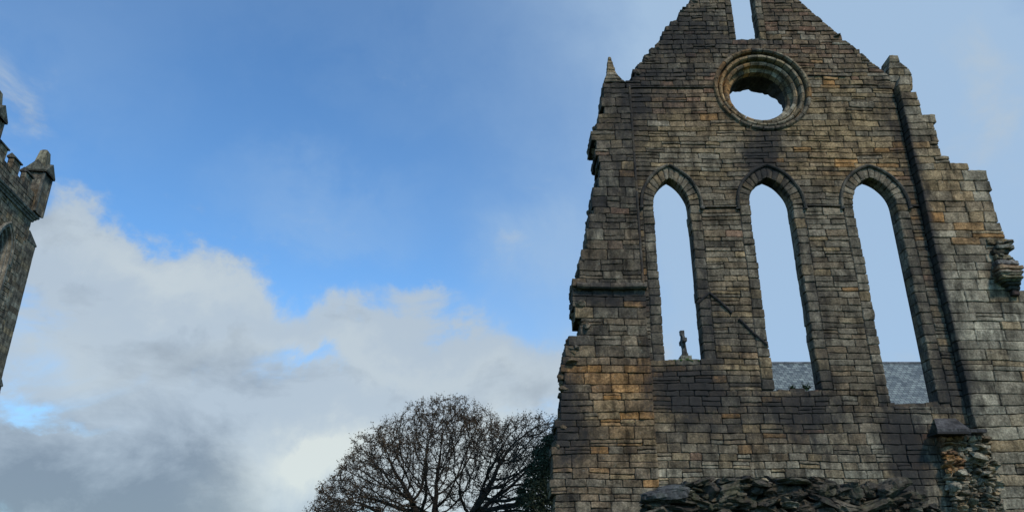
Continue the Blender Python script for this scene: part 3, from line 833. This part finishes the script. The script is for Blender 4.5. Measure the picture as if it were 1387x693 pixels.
for k in range(26):
    X, Z = W(r3.uniform(1350, 1378), r3.uniform(324, 384), YR-.15)
    rock(mb, (X, YR-.06-r3.uniform(0, .2), Z), (r3.uniform(.06, .13), .1, r3.uniform(.03, .07)), r3, pick_colour(r3, RB, (), X, Z), .35, 2)
mb.build('springer', M_STONE, gable)

# --- moss cushions on the left sill, weeds on the middle sill
def moss_pad(name, label, cx_, w, z, seed):
    r = random.Random(seed); mb = MB()
    for k in range(40):
        rock(mb, (cx_+r.uniform(-w, w), YW+r.uniform(.02, .3), z+r.uniform(-.02, .03)), (r.uniform(.05, .12), r.uniform(.04, .1), r.uniform(.02, .045)), r, (0, 0, 0), 0, 1)
    o = mb.build(name, M_MOSS, None, smooth=True, offset=(cx_, YW, z)); o.location = (cx_, YW, z)
    return tag(o, label, 'moss')
moss_pad('moss_patch', 'bright green moss on the sill of the left tall lancet', 5.5, .5, WIN[0][2]+.04, 3)
def weed(name, label, X, Z, n, hgt, seed, group=None, Y=YW+.12):
    r = random.Random(seed); mb = MB()
    for k in range(n):
        a = r.uniform(0, 6.28); ln = hgt*r.uniform(.5, 1.1); lean = r.uniform(.2, .9)
        p = Vector((r.uniform(-.04, .04), r.uniform(-.03, .03), 0)); d = Vector((math.cos(a)*lean, math.sin(a)*lean*.6, 1)).normalized()
        prev = None
        for s in range(6):
            t = s/5; q = p+d*ln*t-Vector((0, 0, 1))*t*t*ln*.35*lean
            w = .012*(1-t)+.002; side = Vector((-math.sin(a), math.cos(a), 0))*w
            cur = (q-side, q+side)
            if prev: mb.add([prev[0], prev[1], cur[1], cur[0]], [(0, 1, 2, 3)])
            if s > 1:
                for m_ in range(2):
                    b2 = a+r.uniform(-1.8, 1.8); l2 = Vector((math.cos(b2), math.sin(b2)*.7, r.uniform(-.2, .5)))*.09
                    s2 = Vector((-math.sin(b2), math.cos(b2), 0))*.022
                    mb.add([q, q+l2*.5+s2, q+l2, q+l2*.5-s2], [(0, 1, 2, 3)])
            prev = cur
    vs = mb.v; mb.v = [tuple(v) for v in vs]
    o = mb.build(name, M_WEED, None, offset=(0, 0, 0)); o.location = (X, Y, Z)
    return tag(o, label, 'plant', group)
for i, (px, lab) in enumerate(((1076, 'small green weed at the middle of the central lancet sill'), (1095, 'larger leafy weed growing at the right end of the central lancet sill'))):
    X, Z = W(px, 528); weed('sill_weed', lab, X, WIN[1][2]-.01, 12+6*i, .2+.07*i, 30+i, 'weeds on the central lancet sill')

# ------------------------------------------------------------------ rubble wall in the foreground
YF = 14.0
rw = thing('rubble_wall', 'low broken wall of dark mossy boulders in front of the gable', 'rubble wall', (5.0, YF, 0))
r4 = random.Random(11); mb = MB()
topline = [(876, 676), (926, 668), (932, 652), (985, 650), (1020, 648), (1060, 652), (1100, 650), (1180, 656), (1230, 662), (1255, 672), (1272, 690), (1285, 720), (1300, 800)]
TW = [W(x, y, YF) for x, y in topline]
def top_at(X):
    for (a, b) in zip(TW[:-1], TW[1:]):
        if a[0] <= X <= b[0]: return a[1]+(b[1]-a[1])*(X-a[0])/(b[0]-a[0]+1e-9)
    return TW[0][1] if X < TW[0][0] else TW[-1][1]
mb.box(TW[0][0]+.25, 7.35, YF+.25, YF+1.1, 0, 2.55, (.07, .065, .06), .5, .03, r4)
DB = dict(dark=1.0, grey=.9, brown=.5, pale=.1)
z = .1
while z < 3.35:
    h = r4.uniform(.10, .26) if z > 2 else r4.uniform(.3, .5)
    x = TW[0][0]-.02+r4.uniform(-.1, .1)
    while x < 8.0:
        w = r4.uniform(.22, .62)*(1 if z > 2 else 1.3); lim = top_at(x+w/2)-.03
        if z+h <= lim+.10:
            for layer in range(3 if z > 1.6 else 1):
                rock(mb, (x+w/2+r4.uniform(-.05, .05), YF+.10+layer*.36+r4.uniform(-.12, .10), z+h/2+r4.uniform(-.03, .03)), (w*.56, .28, h*.60), r4, pick_colour(r4, DB, (), x, z), r4.uniform(.1, .5), (4 if z > 2.3 else 3) if layer == 0 and z > 2 else 2, rough=.38, blocky=.6)
        x += w*.93
    z += h*.88
for k in range(420):   # small packing stones
    X = r4.uniform(TW[0][0]+.1, 7.6); Z_ = r4.uniform(2.3, 3.3)
    if Z_ > top_at(X)-.03: continue
    rock(mb, (X, YF-.02+r4.uniform(-.05, .1), Z_), (r4.uniform(.05, .14), .1, r4.uniform(.03, .08)), r4, pick_colour(r4, DB, (), X, Z_), r4.uniform(.1, .5), 2, rough=.4)
mb.build('boulders', M_DARKSTONE, rw)
mb = MB(); X, Z = W(908, 667, YF-.1)
rock(mb, (0, 0, 0), (.43, .30, .13), random.Random(77), (.14, .135, .125), .2, 4, blocky=.5, rough=.3)
o = mb.build('loose_slab', M_DARKSTONE, None, offset=(0, 0, 0)); o.location = (X, YF+.05, Z)
tag(o, 'large flat-topped dark boulder at the left end of the low rubble wall', 'boulder')
tag(rw, None, None)

# ------------------------------------------------------------------ bell tower on the left
TZ = 26.0
dr = ray(53, 293); tt = (TZ-EYE)/dr.z; TC = Vector((dr.x*tt, dr.y*tt, 0)); AZ = R(8.9)
SIDE = 8.5
# local frame: origin at tower centre; +x is the face that looks over the churchyard, +y the far side
tower = thing('bell_tower', 'tall square stone bell tower with battlements at the far left', 'tower', (0, 0, 0), AZ)
ex = Vector((math.cos(AZ), math.sin(AZ), 0)); ey = Vector((-math.sin(AZ), math.cos(AZ), 0))
PRJ = .28   # cornice overhang: the corner seen is the cornice's
HS = SIDE/2
cen = TC-ex*(HS+PRJ)-ey*(HS+PRJ); tower.location = cen
r5 = random.Random(91)
TB = dict(grey=1.0, pale=.35, tan=.45, brown=.4, dark=.3)
def on_face(mbsrc, face, plane):
    """turn geometry made in the (u, depth, z) wall frame onto a tower face; depth grows into the wall"""
    out = MB(); out.f = mbsrc.f; out.c = mbsrc.c; out.st = mbsrc.st
    a = face*math.pi/2; ca, sa = math.cos(a), math.sin(a)
    vs = []
    for (u, y, z) in mbsrc.v:
        X, Y = plane-y, u           # face 0 = +x, u runs along +y
        vs.append((X*ca-Y*sa, X*sa+Y*ca, z))
    out.v = vs
    return out
def merge(dst, src):
    n = len(dst.v); dst.v.extend(src.v); dst.f.extend([tuple(i+n for i in f) for f in src.f]); dst.c.extend(src.c); dst.st.extend(src.st)
ZP = TZ-.55      # underside of cornice
WT = [(-1.38, 1.02), (1.38, 1.02)]   # two belfry lights: centre u, half width
WZ0, WZS, WR = 18.3, 21.9, 1.9
ST_T = [(0, 12, 3, 4, .3), (3.6, 16, .8, 8, .35), (-3.6, 20, .6, 6, .3), (3.5, 25, 1.5, 1, .3)]
wallmb = MB()
for face in range(4):
    m = MB()
    P = [(-HS, 0), (HS, 0), (HS, ZP), (-HS, ZP)]
    hs_ = [win_poly(c, w, WZ0, WZS, WR) for c, w in WT]
    vis = face == 0
    masonry(m, [P]+hs_, 0, ZP, (.28, .42), (.5, .95), 0, .6, r5, TB, (), ST_T, None, cell=.3 if vis else .9, split=.1 if vis else 0)
    merge(wallmb, on_face(m, face, HS))
wallmb.build('wall', M_TOWER, tower, offset=(0, 0, 0))
for face in range(4):
    for c, w in WT:
        m = MB()
        stf = lambda a, b: .1
        # moulded reveal orders: two stepped arches, hood, mullion-less louvres
        pts, *_ = arc_pts(c, WZS, w, WR, 12)
        path = [(c-w, WZ0)]+pts+[(c+w, WZ0)]
        sweep(m, path, [(.20, .01), (.20, -.06), (.0, -.06), (-.02, .16), (-.16, .18), (-.18, .36), (-.30, .38), (-.32, .62)], 0, (.25, .22, .17), stf, rng=r5, capends=False)
        win = on_face(m, face, HS).build('belfry_window', M_TOWER, tower, offset=(0, 0, 0))
        m = MB(); sweep(m, [(c-w-.2, WZS-.5)]+[(x+(x-c)*.22, z+.22) for x, z in pts]+[(c+w+.2, WZS-.5)], [(.13, .02), (.12, -.10), (.04, -.15), (-.03, -.12), (-.05, .02)], 0, (.20, .18, .14), stf, rng=r5)
        on_face(m, face, HS).build('hood_mould', M_TOWER, win, offset=(0, 0, 0))
        m = MB(); z = WZ0
        while z < WZS+WR-.5:
            wd = w-.3
            if z > WZS:
                Rr = (w*w+WR*WR)/(2*w); wd = max(.05, math.sqrt(max(.01, Rr*Rr-(z+.3-WZS)**2))-(Rr-w)-.3)
            for s_ in (-1, 1):
                x0_, x1_ = sorted((c+s_*.06, c+s_*wd))
                if x1_-x0_ > .08:
                    vs = [(x0_, .42, z), (x1_, .42, z), (x1_, .62, z+.2), (x0_, .62, z+.2), (x0_, .44, z-.02), (x1_, .44, z-.02), (x1_, .64, z+.18), (x0_, .64, z+.18)]
                    m.add(vs, [(0, 1, 2, 3), (7, 6, 5, 4), (1, 0, 4, 5), (2, 1, 5, 6), (3, 2, 6, 7), (0, 3, 7, 4)])
            z += .26
        m.box(c-.06, c+.06, .34, .5, WZ0, WZS+WR-.45, (.2, .18, .14))
        m.box(c-w, c+w, .68, .7, WZ0, WZS+WR-.1, (.02, .02, .02))
        on_face(m, face, HS).build('louvres', M_LOUVRE, win, offset=(0, 0, 0))
# angle buttresses: on both faces of each corner, with a weathered offset
def buttress(sx, sy, along_y):
    m = MB(); wd, pr = 1.3, 1.5
    # stepped stages (z0, z1, projection)
    for (z0, z1, p) in ((0, 4.5, pr+.55), (4.5, 13.6, pr+.28), (13.6, 24.4*.985, pr)):
        z = z0
        while z < z1-.01:
            h = min(r5.uniform(.34, .5), z1-z)
            if z1-z-h < .12: h = z1-z
            a0, a1 = HS-wd, HS
            cuts = [a0, a0+r5.uniform(.35, .9), a1]
            for k in range(2):
                c = pick_colour(r5, TB, (), 0, z)
                b0, b1 = HS-.02, HS+p+r5.uniform(-.01, .01)
                u0, u1 = cuts[k]+.006, cuts[k+1]-.006
                if along_y: xs_, ys_ = (u0*sx, u1*sx), (b0*sy, b1*sy)
                else: xs_, ys_ = (b0*sx, b1*sx), (u0*sy, u1*sy)
                m.box(min(xs_), max(xs_), min(ys_), max(ys_), z+.006, z+h-.006, c, .25, .006, r5)
            z += h
        # weathering slope on top of the stage
        nxt = {0: pr+.28, 4.5: pr, 13.6: .15}[z0]; hh = .45 if z0 < 13 else .7
        u0, u1 = HS-wd-.03, HS+.03
        prof_ = [(HS-.02, z1), (HS+p+.09, z1), (HS+p+.09, z1+.1), (HS+nxt-.02, z1+hh), (HS-.02, z1+hh)]
        vs = []
        for u in (u0, u1):
            for (b, zq) in prof_:
                vs.append((u*sx, b*sy, zq) if along_y else (b*sx, u*sy, zq))
        n = 5; m.add(vs, [tuple(range(n)), tuple(reversed(range(n, 2*n)))]+[(i, (i+1) % n, n+(i+1) % n, n+i) for i in range(n)], (.17, .155, .12), .4)
    m.build('buttress', M_TOWER, tower, offset=(0, 0, 0))
for sx in (-1, 1):
    for sy in (-1, 1):
        buttress(sx, sy, True)
        buttress(sx, sy, False) if sx < 0 else None
# cornice
m = MB()
for face in range(4):
    q = MB(); e = HS
    pr_ = [(-.05, 0), (-.05, -.08), (.10, -.12), (.14, -.2), (.24, -.22), (.26, -.30), (.36, -.34), (.42, -.34), (.52, -.18), (.53, .05)]
    vs = []
    for s_ in (-1, 1):
        for (z, y) in pr_: vs.append((s_*(e-y), y, ZP+z))
    n = len(pr_); q.add(vs, [(i, i+1, n+i+1, n+i) for i in range(n-1)], (.17, .155, .125), .35)
    merge(m, on_face(q, face, HS))
m.build('cornice', M_TOWER, tower, offset=(0, 0, 0))
# parapet with merlons and sloped copings
HP = HS+.16; ZB = TZ
m = MB()
for face in range(4):
    q = MB()
    z = ZB-.05
    masonry(q, [[(-HP, z), (HP, z), (HP, z+1.35), (-HP, z+1.35)]], z, z+1.35, (.3, .42), (.5, 1.0), 0, .4, r5, TB, (), [(0, 27, 9, 1.5, .35)], None, cell=.4, split=0)
    for c in (-2.05, 0, 2.05):
        P = [(c-.55, z+1.34), (c+.55, z+1.34), (c+.55, z+2.15), (c-.55, z+2.15)]
        masonry(q, [P], z+1.34, z+2.15, (.38, .42), (.4, .7), .01, .38, r5, TB, (), [(0, 27, 9, 1.5, .35)], None, cell=.4, split=0)
        vs = []
        for u in (c-.62, c+.62):
            for (b, zq) in ((-.08, z+2.15), (.48, z+2.15), (.48, z+2.25), (.2, z+2.5), (-.08, z+2.25)): vs.append((u, b, zq))
        q.add(vs, [tuple(range(5)), tuple(reversed(range(5, 10)))]+[(i, (i+1) % 5, 5+(i+1) % 5, 5+i) for i in range(5)], (.13, .125, .10), .5)
    merge(m, on_face(q, face, HP))
m.build('parapet', M_TOWER, tower, offset=(0, 0, 0))
def tower_pinnacle(sx, sy):
    m = MB(); cx_, cy_ = sx*(HS-.20), sy*(HS-.20); b = .70; z0 = TZ-.04; z1 = TZ+3.35
    z = z0
    while z < z1-.01:
        h = min(r5.uniform(.38, .52), z1-z)
        if z1-z-h < .15: h = z1-z
        m.box(cx_-b+.08, cx_+b-.08, cy_-b+.08, cy_+b-.08, z+.004, z+h-.004, pick_colour(r5, TB, (), 0, z), .45, .006, r5)
        z += h
    # corner rolls and a trefoil-headed panel frame on each side
    for qx in (-1, 1):
        for qy in (-1, 1):
            m.box(cx_+qx*(b-.1)-.09, cx_+qx*(b-.1)+.09, cy_+qy*(b-.1)-.09, cy_+qy*(b-.1)+.09, z0, z1, (.16, .15, .12), .35, .008, r5)
    # gablets
    for f in range(4):
        q = MB(); g0 = z1-.25
        vs = []
        for y in (-.10, .75):
            for (u, zq) in ((-.80, g0), (.80, g0), (.80, g0+.16), (0, g0+1.0), (-.80, g0+.16)): vs.append((u, y, zq))
        q.add(vs, [tuple(range(5)), tuple(reversed(range(5, 10)))]+[(i, (i+1) % 5, 5+(i+1) % 5, 5+i) for i in range(5)], (.14, .135, .10), .4)
        t = on_face(q, f, b)
        t.v = [(x+cx_, y+cy_, z) for x, y, z in t.v]; merge(m, t)
    # truncated spirelet
    s0, s1, zt_, zu = .46, .27, z1+.3, z1+1.75
    vs = [(cx_+a*s, cy_+c*s, z) for (s, z) in ((s0, zt_), (s1, zu), (s1*.55, zu+.16)) for (a, c) in ((-1, -1), (1, -1), (1, 1), (-1, 1))]
    fs = [(k*4+i, k*4+(i+1) % 4, k*4+4+(i+1) % 4, k*4+4+i) for k in range(2) for i in range(4)]+[(8, 9, 10, 11)]
    m.add(vs, fs, (.20, .18, .12), .2)
    m.build('pinnacle', M_TOWER, tower, offset=(0, 0, 0))
for sx in (-1, 1):
    for sy in (-1, 1): tower_pinnacle(sx, sy)
m = MB(); m.box(-HS+.1, HS-.1, -HS+.1, HS-.1, TZ-.3, TZ-.1, (.2, .2, .2)); m.build('roof', M_TOWER, tower, offset=(0, 0, 0))

# ------------------------------------------------------------------ church behind
YCH = 50.0
(rx0, rz), (rx1, _) = W(924, 490.5, YCH), W(1320, 490.5, YCH)
church = thing('parish_church', 'church with a grey slate roof seen through the lancets', 'church', (rx0, YCH, 0))
WD = 6.5; EZ = rz-6.2; rx1 = 38.0
def quad_obj(name, mat, pts, parent, uv):
    me = bpy.data.meshes.new(name)
    off = Vector(parent.location)
    me.from_pydata([tuple(Vector(p)-off) for p in pts], [], [(0, 1, 2, 3), (4, 7, 6, 5), (1, 0, 4, 5), (2, 1, 5, 6), (3, 2, 6, 7), (0, 3, 7, 4)])
    l = me.uv_layers.new(name='UVMap')
    for p in me.polygons:
        for li, vi in zip(p.loop_indices, p.vertices): l.data[li].uv = uv[vi]
    me.materials.append(mat); o = bpy.data.objects.new(name, me); C.objects.link(o); o.parent = parent; return o
sl = math.hypot(WD+.4, 6.2+.38); Lr = rx1-rx0
for s_ in (-1, 1):
    y1 = YCH+s_*(WD+.4); ze = EZ-.38
    pts = [(rx0+.5, y1, ze), (rx1, y1, ze), (rx1, YCH, rz), (rx0+.5, YCH, rz), (rx0+.5, y1, ze-.15), (rx1, y1, ze-.15), (rx1, YCH, rz-.15), (rx0+.5, YCH, rz-.15)]
    quad_obj('roof_slope', M_SLATE, pts, church, [(0, 0), (Lr, 0), (Lr, sl), (0, sl)]*2)
mb = MB()
x = rx0+.5
while x < rx1:
    x2 = min(x+.45, rx1); mb.add([(x, YCH-.16, rz-.10), (x2-.01, YCH-.16, rz-.10), (x2-.01, YCH, rz+.05), (x, YCH, rz+.05), (x, YCH+.16, rz-.10), (x2-.01, YCH+.16, rz-.10)], [(0, 1, 2, 3), (3, 2, 5, 4), (0, 3, 4), (1, 5, 2)], (.15, .16, .16), .2)
    x = x2
mb.build('ridge_tiles', M_STONE, church)
mb = MB(); r6 = random.Random(8)
for (yy) in (YCH-WD, ):
    m = MB(); masonry(m, [[(rx0+.1, 0), (rx1, 0), (rx1, EZ), (rx0+.1, EZ)]], 0, EZ, (.35, .5), (.8, 1.4), YCH-WD, .5, r6, TB, (), (), None, cell=.9, split=0)
    merge(mb, m)
mb.box(rx0+.1, rx1, YCH+WD-.5, YCH+WD, 0, EZ, (.2, .18, .15)); mb.box(rx1-.5, rx1, YCH-WD+.5, YCH+WD-.5, 0, EZ, (.2, .18, .15))
# west gable with skews
prf = [(YCH-WD-.3, 0), (YCH+WD+.3, 0), (YCH+WD+.3, EZ+.1), (YCH, rz+.12), (YCH-WD-.3, EZ+.1)]
vs = [(x, y, z) for x in (rx0-.05, rx0+.5) for (y, z) in prf]
mb.add(vs, [tuple(range(5)), tuple(reversed(range(5, 10)))]+[(i, (i+1) % 5, 5+(i+1) % 5, 5+i) for i in range(5)], (.24, .21, .16), .2)
mb.build('wall', M_TOWER, church)
for k in range(5):
    x = rx0+3.4+k*5.0
    m = MB(); pts, *_ = arc_pts(x, 5.2, .7, 1.2, 8); P = [(x-.7, 2.2)]+pts+[(x+.7, 2.2)]
    sweep(m, P, [(.15, .02), (.15, -.05), (0, -.05), (-.02, .02)], YCH-WD, (.3, .27, .2), lambda a, b: .1, capends=False, rng=r6)
    fr = m.build('window', M_TOWER, church)
    m = MB(); m.add([(a, YCH-WD-.03, b) for a, b in P], [tuple(range(len(P)))])
    m.build('pane', M_GLASS, fr, offset=(rx0, YCH, 0))
# finial cross on the gable apex, turned edge-on
mb = MB(); bx = W(928, 486, YCH)[0]; zf = rz-.25
mb.box(bx-.55, bx+.55, YCH-.5, YCH+.5, zf, zf+.36, (.24, .24, .17), .1, .02, r6)
mb.box(bx-.36, bx+.36, YCH-.36, YCH+.36, zf+.365, zf+.62, (.22, .21, .16), .2, .02, r6)
mb.box(bx-.20, bx+.20, YCH-.22, YCH+.22, zf+.625, zf+.85, (.16, .15, .12), .3, .015, r6)
vs = [(bx+a*s-.0+lx, YCH+c*s*1.1, z) for (s, z, lx) in ((.15, zf+.83, 0), (.12, zf+1.55, -.03), (.11, zf+2.25, -.06)) for (a, c) in ((-1, -1), (1, -1), (1, 1), (-1, 1))]
mb.add(vs, [(k*4+i, k*4+(i+1) % 4, k*4+4+(i+1) % 4, k*4+4+i) for k in range(2) for i in range(4)]+[(8, 9, 10, 11)], (.13, .125, .11), .4)
# ring and arms run along y
n = 20
for j in range(n):
    t0, t1 = 2*math.pi*j/n, 2*math.pi*(j+1)/n; vs = []
    for t in (t0, t1):
        for (r, a) in ((.32, -.08), (.46, -.08), (.46, .08), (.32, .08)): vs.append((bx-.05+a, YCH+r*math.cos(t), zf+1.68+r*math.sin(t)))
    mb.add(vs, [(i, (i+1) % 4, 4+(i+1) % 4, 4+i) for i in range(4)], (.13, .125, .11), .4)
for s_ in (-1, 1): mb.box(bx-.19, bx+.09, YCH+s_*.42-.2, YCH+s_*.42+.2, zf+1.55, zf+1.80, (.13, .125, .11), .4, .01, r6)
mb.box(bx-.20, bx+.09, YCH-.15, YCH+.15, zf+2.1, zf+2.42, (.13, .125, .11), .4, .02, r6)
mb.build('gable_cross', M_TOWER, church)

# ------------------------------------------------------------------ trees
def tubes(nodes, parent, rad, sides_big=6):
    """nodes: list of Vector, parent index, radius -> one tapered tube mesh"""
    V = []; Fc = []
    for i, p in enumerate(parent):
        if p < 0: continue
        a, b = nodes[p], nodes[i]; ra, rb = min(rad[p], rad[i]*1.45), rad[i]
        d = b-a
        if d.length < 1e-5: continue
        d.normalize(); q = d.orthogonal().normalized(); w = d.cross(q)
        n = 7 if rb > .06 else (4 if rb > .02 else 3)
        base = len(V)
        for (c, r) in ((a, ra), (b, rb)):
            for k in range(n):
                t = 2*math.pi*k/n; V.append(c+(q*math.cos(t)+w*math.sin(t))*r)
        for k in range(n): Fc.append((base+k, base+(k+1) % n, base+n+(k+1) % n, base+n+k))
    return V, Fc

def grow(seed, trunk_pts, attract, step, infl, kill, iters=140, wobble=.25, leaders=()):
    r = random.Random(seed)
    nodes = [Vector(p) for p in trunk_pts]; par = [-1]+list(range(len(trunk_pts)-1))
    att = [Vector(a) for a in attract]
    for (lx, ly, ln) in leaders:
        prev = len(trunk_pts)-1; p = nodes[prev].copy(); d = Vector((lx*1.15, ly*.7, 1)).normalized()
        for k in range(int(ln/step)):
            d = (d+Vector((r.gauss(0, .13), r.gauss(0, .13), .05))).normalized(); p = p+d*step
            nodes.append(p.copy()); par.append(prev); prev = len(nodes)-1
    for it in range(iters):
        kd = kdtree.KDTree(len(nodes))
        for i, n in enumerate(nodes): kd.insert(n, i)
        kd.balance(); pull = {}; keep = []
        for a in att:
            co, idx, dist = kd.find(a)
            if dist < kill: continue
            keep.append(a)
            if dist < infl: pull.setdefault(idx, []).append((a-nodes[idx]).normalized())
        att = keep
        if not pull: break
        added = 0
        for idx, ds in pull.items():
            d = sum(ds, Vector())
            if d.length < .2*1: continue
            d = d.normalized()+Vector((r.gauss(0, 1), r.gauss(0, 1), r.gauss(0, 1)))*wobble*.5
            if par[idx] >= 0: d = d.normalized()+(nodes[idx]-nodes[par[idx]]).normalized()*.35
            p = nodes[idx]+d.normalized()*step
            co, j, ds_ = kd.find(p)
            if ds_ < step*.35: continue
            nodes.append(p); par.append(idx); added += 1
        if not added: break
    return nodes, par

def radii(nodes, par, tip, power=2.35):
    n = len(nodes); acc = [0.0]*n; ch = [0]*n
    for i in range(n):
        if par[i] >= 0: ch[par[i]] += 1
    for i in range(n-1, -1, -1):
        if ch[i] == 0: acc[i] += tip**power
        if par[i] >= 0: acc[par[i]] += acc[i]
    return [a**(1/power) for a in acc], ch

def mesh_obj(name, V, Fc, mat, parent, smooth=False):
    me = bpy.data.meshes.new(name); me.from_pydata([tuple(v) for v in V], [], Fc)
    if smooth: me.polygons.foreach_set('use_smooth', [True]*len(me.polygons))
    me.materials.append(mat); o = bpy.data.objects.new(name, me); C.objects.link(o); o.parent = parent; return o

def bare_tree():
    Y = 39.0; r = random.Random(4)
    root = Vector((W(603, 693, Y)[0], Y, 0))
    t = thing('broad_tree', 'wide almost bare deciduous tree with dark twisting branches beyond the ruin', 'tree', root)
    outline = [(432, 693), (428, 672), (440, 652), (470, 628), (486, 598), (506, 572), (530, 560), (556, 549), (580, 541), (604, 531), (628, 530), (652, 545), (672, 556), (700, 556), (730, 556), (757, 562), (790, 590), (810, 640), (812, 700)]
    prof = [W(x, y, Y) for x, y in outline]
    def top(X):
        for a, b in zip(prof[:-1], prof[1:]):
            if min(a[0], b[0]) <= X <= max(a[0], b[0]) and abs(b[0]-a[0]) > 1e-6: return a[1]+(b[1]-a[1])*(X-a[0])/(b[0]-a[0])
        return 4.0
    xs_ = [p[0] for p in prof]; xa_, xb_ = min(xs_), max(xs_)
    att = []
    while len(att) < 7000:
        X = r.uniform(xa_, xb_); Yd = r.gauss(0, 2.2)
        if abs(Yd) > 5: continue
        # crown depth: the top gets lower away from the middle plane
        tp = top(X)-(Yd/5.5)**2*3.4-.10
        tp -= max(0, noise.noise(Vector((X*.8, Yd*.6, 2.2))))*1.3
        tp += noise.noise(Vector((X*2.1, Yd*1.5, 9.2)))*.45-.1
        u = r.random()**.62; z = 3.2+(tp-3.2)*u
        if z < 3.0 or tp < 3.4: continue
        rx_ = (X-root.x)/(xb_-xa_)*2
        if z < 4.4-abs(rx_)*1.2: continue
        att.append((X-root.x, Yd, z))
    trunk = [(0, 0, i*.3) for i in range(6)]
    leaders = [(-.95, .3, 2.0), (-.62, -.5, 2.3), (-.35, .55, 2.6), (-.06, -.1, 3.0), (.16, .5, 2.9), (.40, -.45, 2.5), (.68, .25, 2.2), (1.05, -.1, 2.0), (1.25, .4, 1.7), (-1.2, -.2, 1.6)]
    nodes, par = grow(9, trunk, att, .25, 2.2, .30, leaders=leaders)
    rad, ch = radii(nodes, par, .0125, 2.15)
    rad = [min(x, .45) for x in rad]
    V, Fc = tubes(nodes, par, rad); mesh_obj('trunk', V, Fc, M_BARK, t, True)
    # twigs
    TV = []; TF = []; LV = []; LF = []
    for i in range(6, len(nodes)):
        if rad[i] > .04: continue
        k = 8 if ch[i] == 0 else 5
        d0 = (nodes[i]-nodes[par[i]]).normalized()
        for q in range(k):
            d = (d0*.8+Vector((r.gauss(0, .7), r.gauss(0, .7), r.gauss(.25, .6)))).normalized(); p = nodes[i].copy(); L_ = r.uniform(.16, .42)
            pts = [p]
            for s in range(3):
                d = (d+Vector((r.gauss(0, .35), r.gauss(0, .35), r.gauss(.05, .3)))).normalized(); p = p+d*L_/3; pts.append(p)
            if (nodes[i].z+root.z) > top(nodes[i].x+root.x)+.35: continue
            b = len(TV); side = d.orthogonal().normalized(); sd2 = d.cross(side)
            for s, pp in enumerate(pts):
                w = .0075*(1-s/4)
                TV += [pp+side*w, pp-side*w*.5+sd2*w*.87, pp-side*w*.5-sd2*w*.87]
            for s in range(3):
                for k2 in range(3): TF.append((b+s*3+k2, b+s*3+(k2+1) % 3, b+s*3+3+(k2+1) % 3, b+s*3+3+k2))
            # clinging leaves, more towards the outer crown
            hh = nodes[i].z/max(4.0, top(nodes[i].x+root.x)); dens = -.4+3.6*max(0, hh-.55)/.45
            patch = noise.noise(nodes[i]*.55)
            for q2 in range(int(max(0, dens+patch*3.2+r.random()*1.3))):
                c = pts[r.randint(1, 3)]+Vector((r.gauss(0, .05), r.gauss(0, .05), r.gauss(0, .05)))
                a_ = Vector((r.gauss(0, 1), r.gauss(0, 1), r.gauss(0, 1))).normalized(); bb = a_.orthogonal().normalized()
                l = r.uniform(.025, .055); w = l*.6; n = len(LV)
                LV += [c-a_*l, c+bb*w, c+a_*l, c-bb*w]; LF.append((n, n+1, n+2, n+3))
    mesh_obj('twigs', TV, TF, M_TWIG, t); mesh_obj('leaves', LV, LF, M_LEAF_BROWN, t)
    return t
bare_tree()

def evergreen():
    Y = 34.0; r = random.Random(14)
    X0 = W(752, 660, Y)[0]
    t = thing('holly_tree', 'dense dark evergreen tree half hidden behind the left pier', 'tree', (X0, Y, 0))
    mb = MB(); V = []; Fc = []
    nodes, par = [Vector((0, 0, 0))], [-1]
    for i in range(1, 14): nodes.append(Vector((math.sin(i)*.06, math.cos(i*1.3)*.06, i*.38))); par.append(i-1)
    tips = []
    for k in range(60):
        s = r.randint(3, 12); p = nodes[s].copy(); a = r.uniform(0, 6.28); prev = s
        d = Vector((math.cos(a), math.sin(a), .35))
        for j in range(6):
            d = (d+Vector((r.gauss(0, .15), r.gauss(0, .15), r.gauss(0.03, .1)))).normalized(); p = p+d*(.26*(1.25-s/14)); nodes.append(p.copy()); par.append(prev); prev = len(nodes)-1
            if j > 1: tips.append(p.copy())
    rad, ch = radii(nodes, par, .018); V, Fc = tubes(nodes, par, rad); mesh_obj('trunk', V, Fc, M_BARK, t)
    LV = []; LF = []
    peak = W(752, 590, Y)[1]
    for q in range(38000):
        a = r.uniform(0, 6.28); h = r.random()**.8; z = .5+(peak-.5)*h
        R_ = (2.6*(1-h)**.55+.15)*(1+.25*noise.noise(Vector((math.cos(a)*2, math.sin(a)*2, z*.9))))
        rr = R_*r.random()**.38
        c = Vector((rr*math.cos(a), rr*math.sin(a), z+.25*noise.noise(Vector((a*2, z*2, 0)))))
        if noise.noise(c*1.7) < -.16: continue
        n_ = Vector((r.gauss(0, 1), r.gauss(0, 1), r.gauss(.4, 1))).normalized(); b = n_.orthogonal().normalized(); l = r.uniform(.04, .085); n = len(LV)
        LV += [c-n_*l, c+b*l*.5, c+n_*l, c-b*l*.5]; LF.append((n, n+1, n+2, n+3))
    mesh_obj('crown', LV, LF, M_LEAF_GREEN, t)
evergreen()

# ------------------------------------------------------------------ ground
me = bpy.data.meshes.new('ground'); S = 1500; n = 60; vs = []; fs = []
for j in range(n+1):
    for i in range(n+1):
        x = (i/n*2-1); y = (j/n*2-1); x = math.copysign(abs(x)**2.2, x)*S; y = math.copysign(abs(y)**2.2, y)*S
        vs.append((x, y, 0.0))
for j in range(n):
    for i in range(n): fs.append((j*(n+1)+i, j*(n+1)+i+1, (j+1)*(n+1)+i+1, (j+1)*(n+1)+i))
me.from_pydata(vs, [], fs); me.materials.append(M_GRASS)
g = bpy.data.objects.new('ground', me); C.objects.link(g); tag(g, 'mown grass of the churchyard', kind='structure')

scene.render.engine = 'CYCLES'
scene.cycles.max_bounces = 6
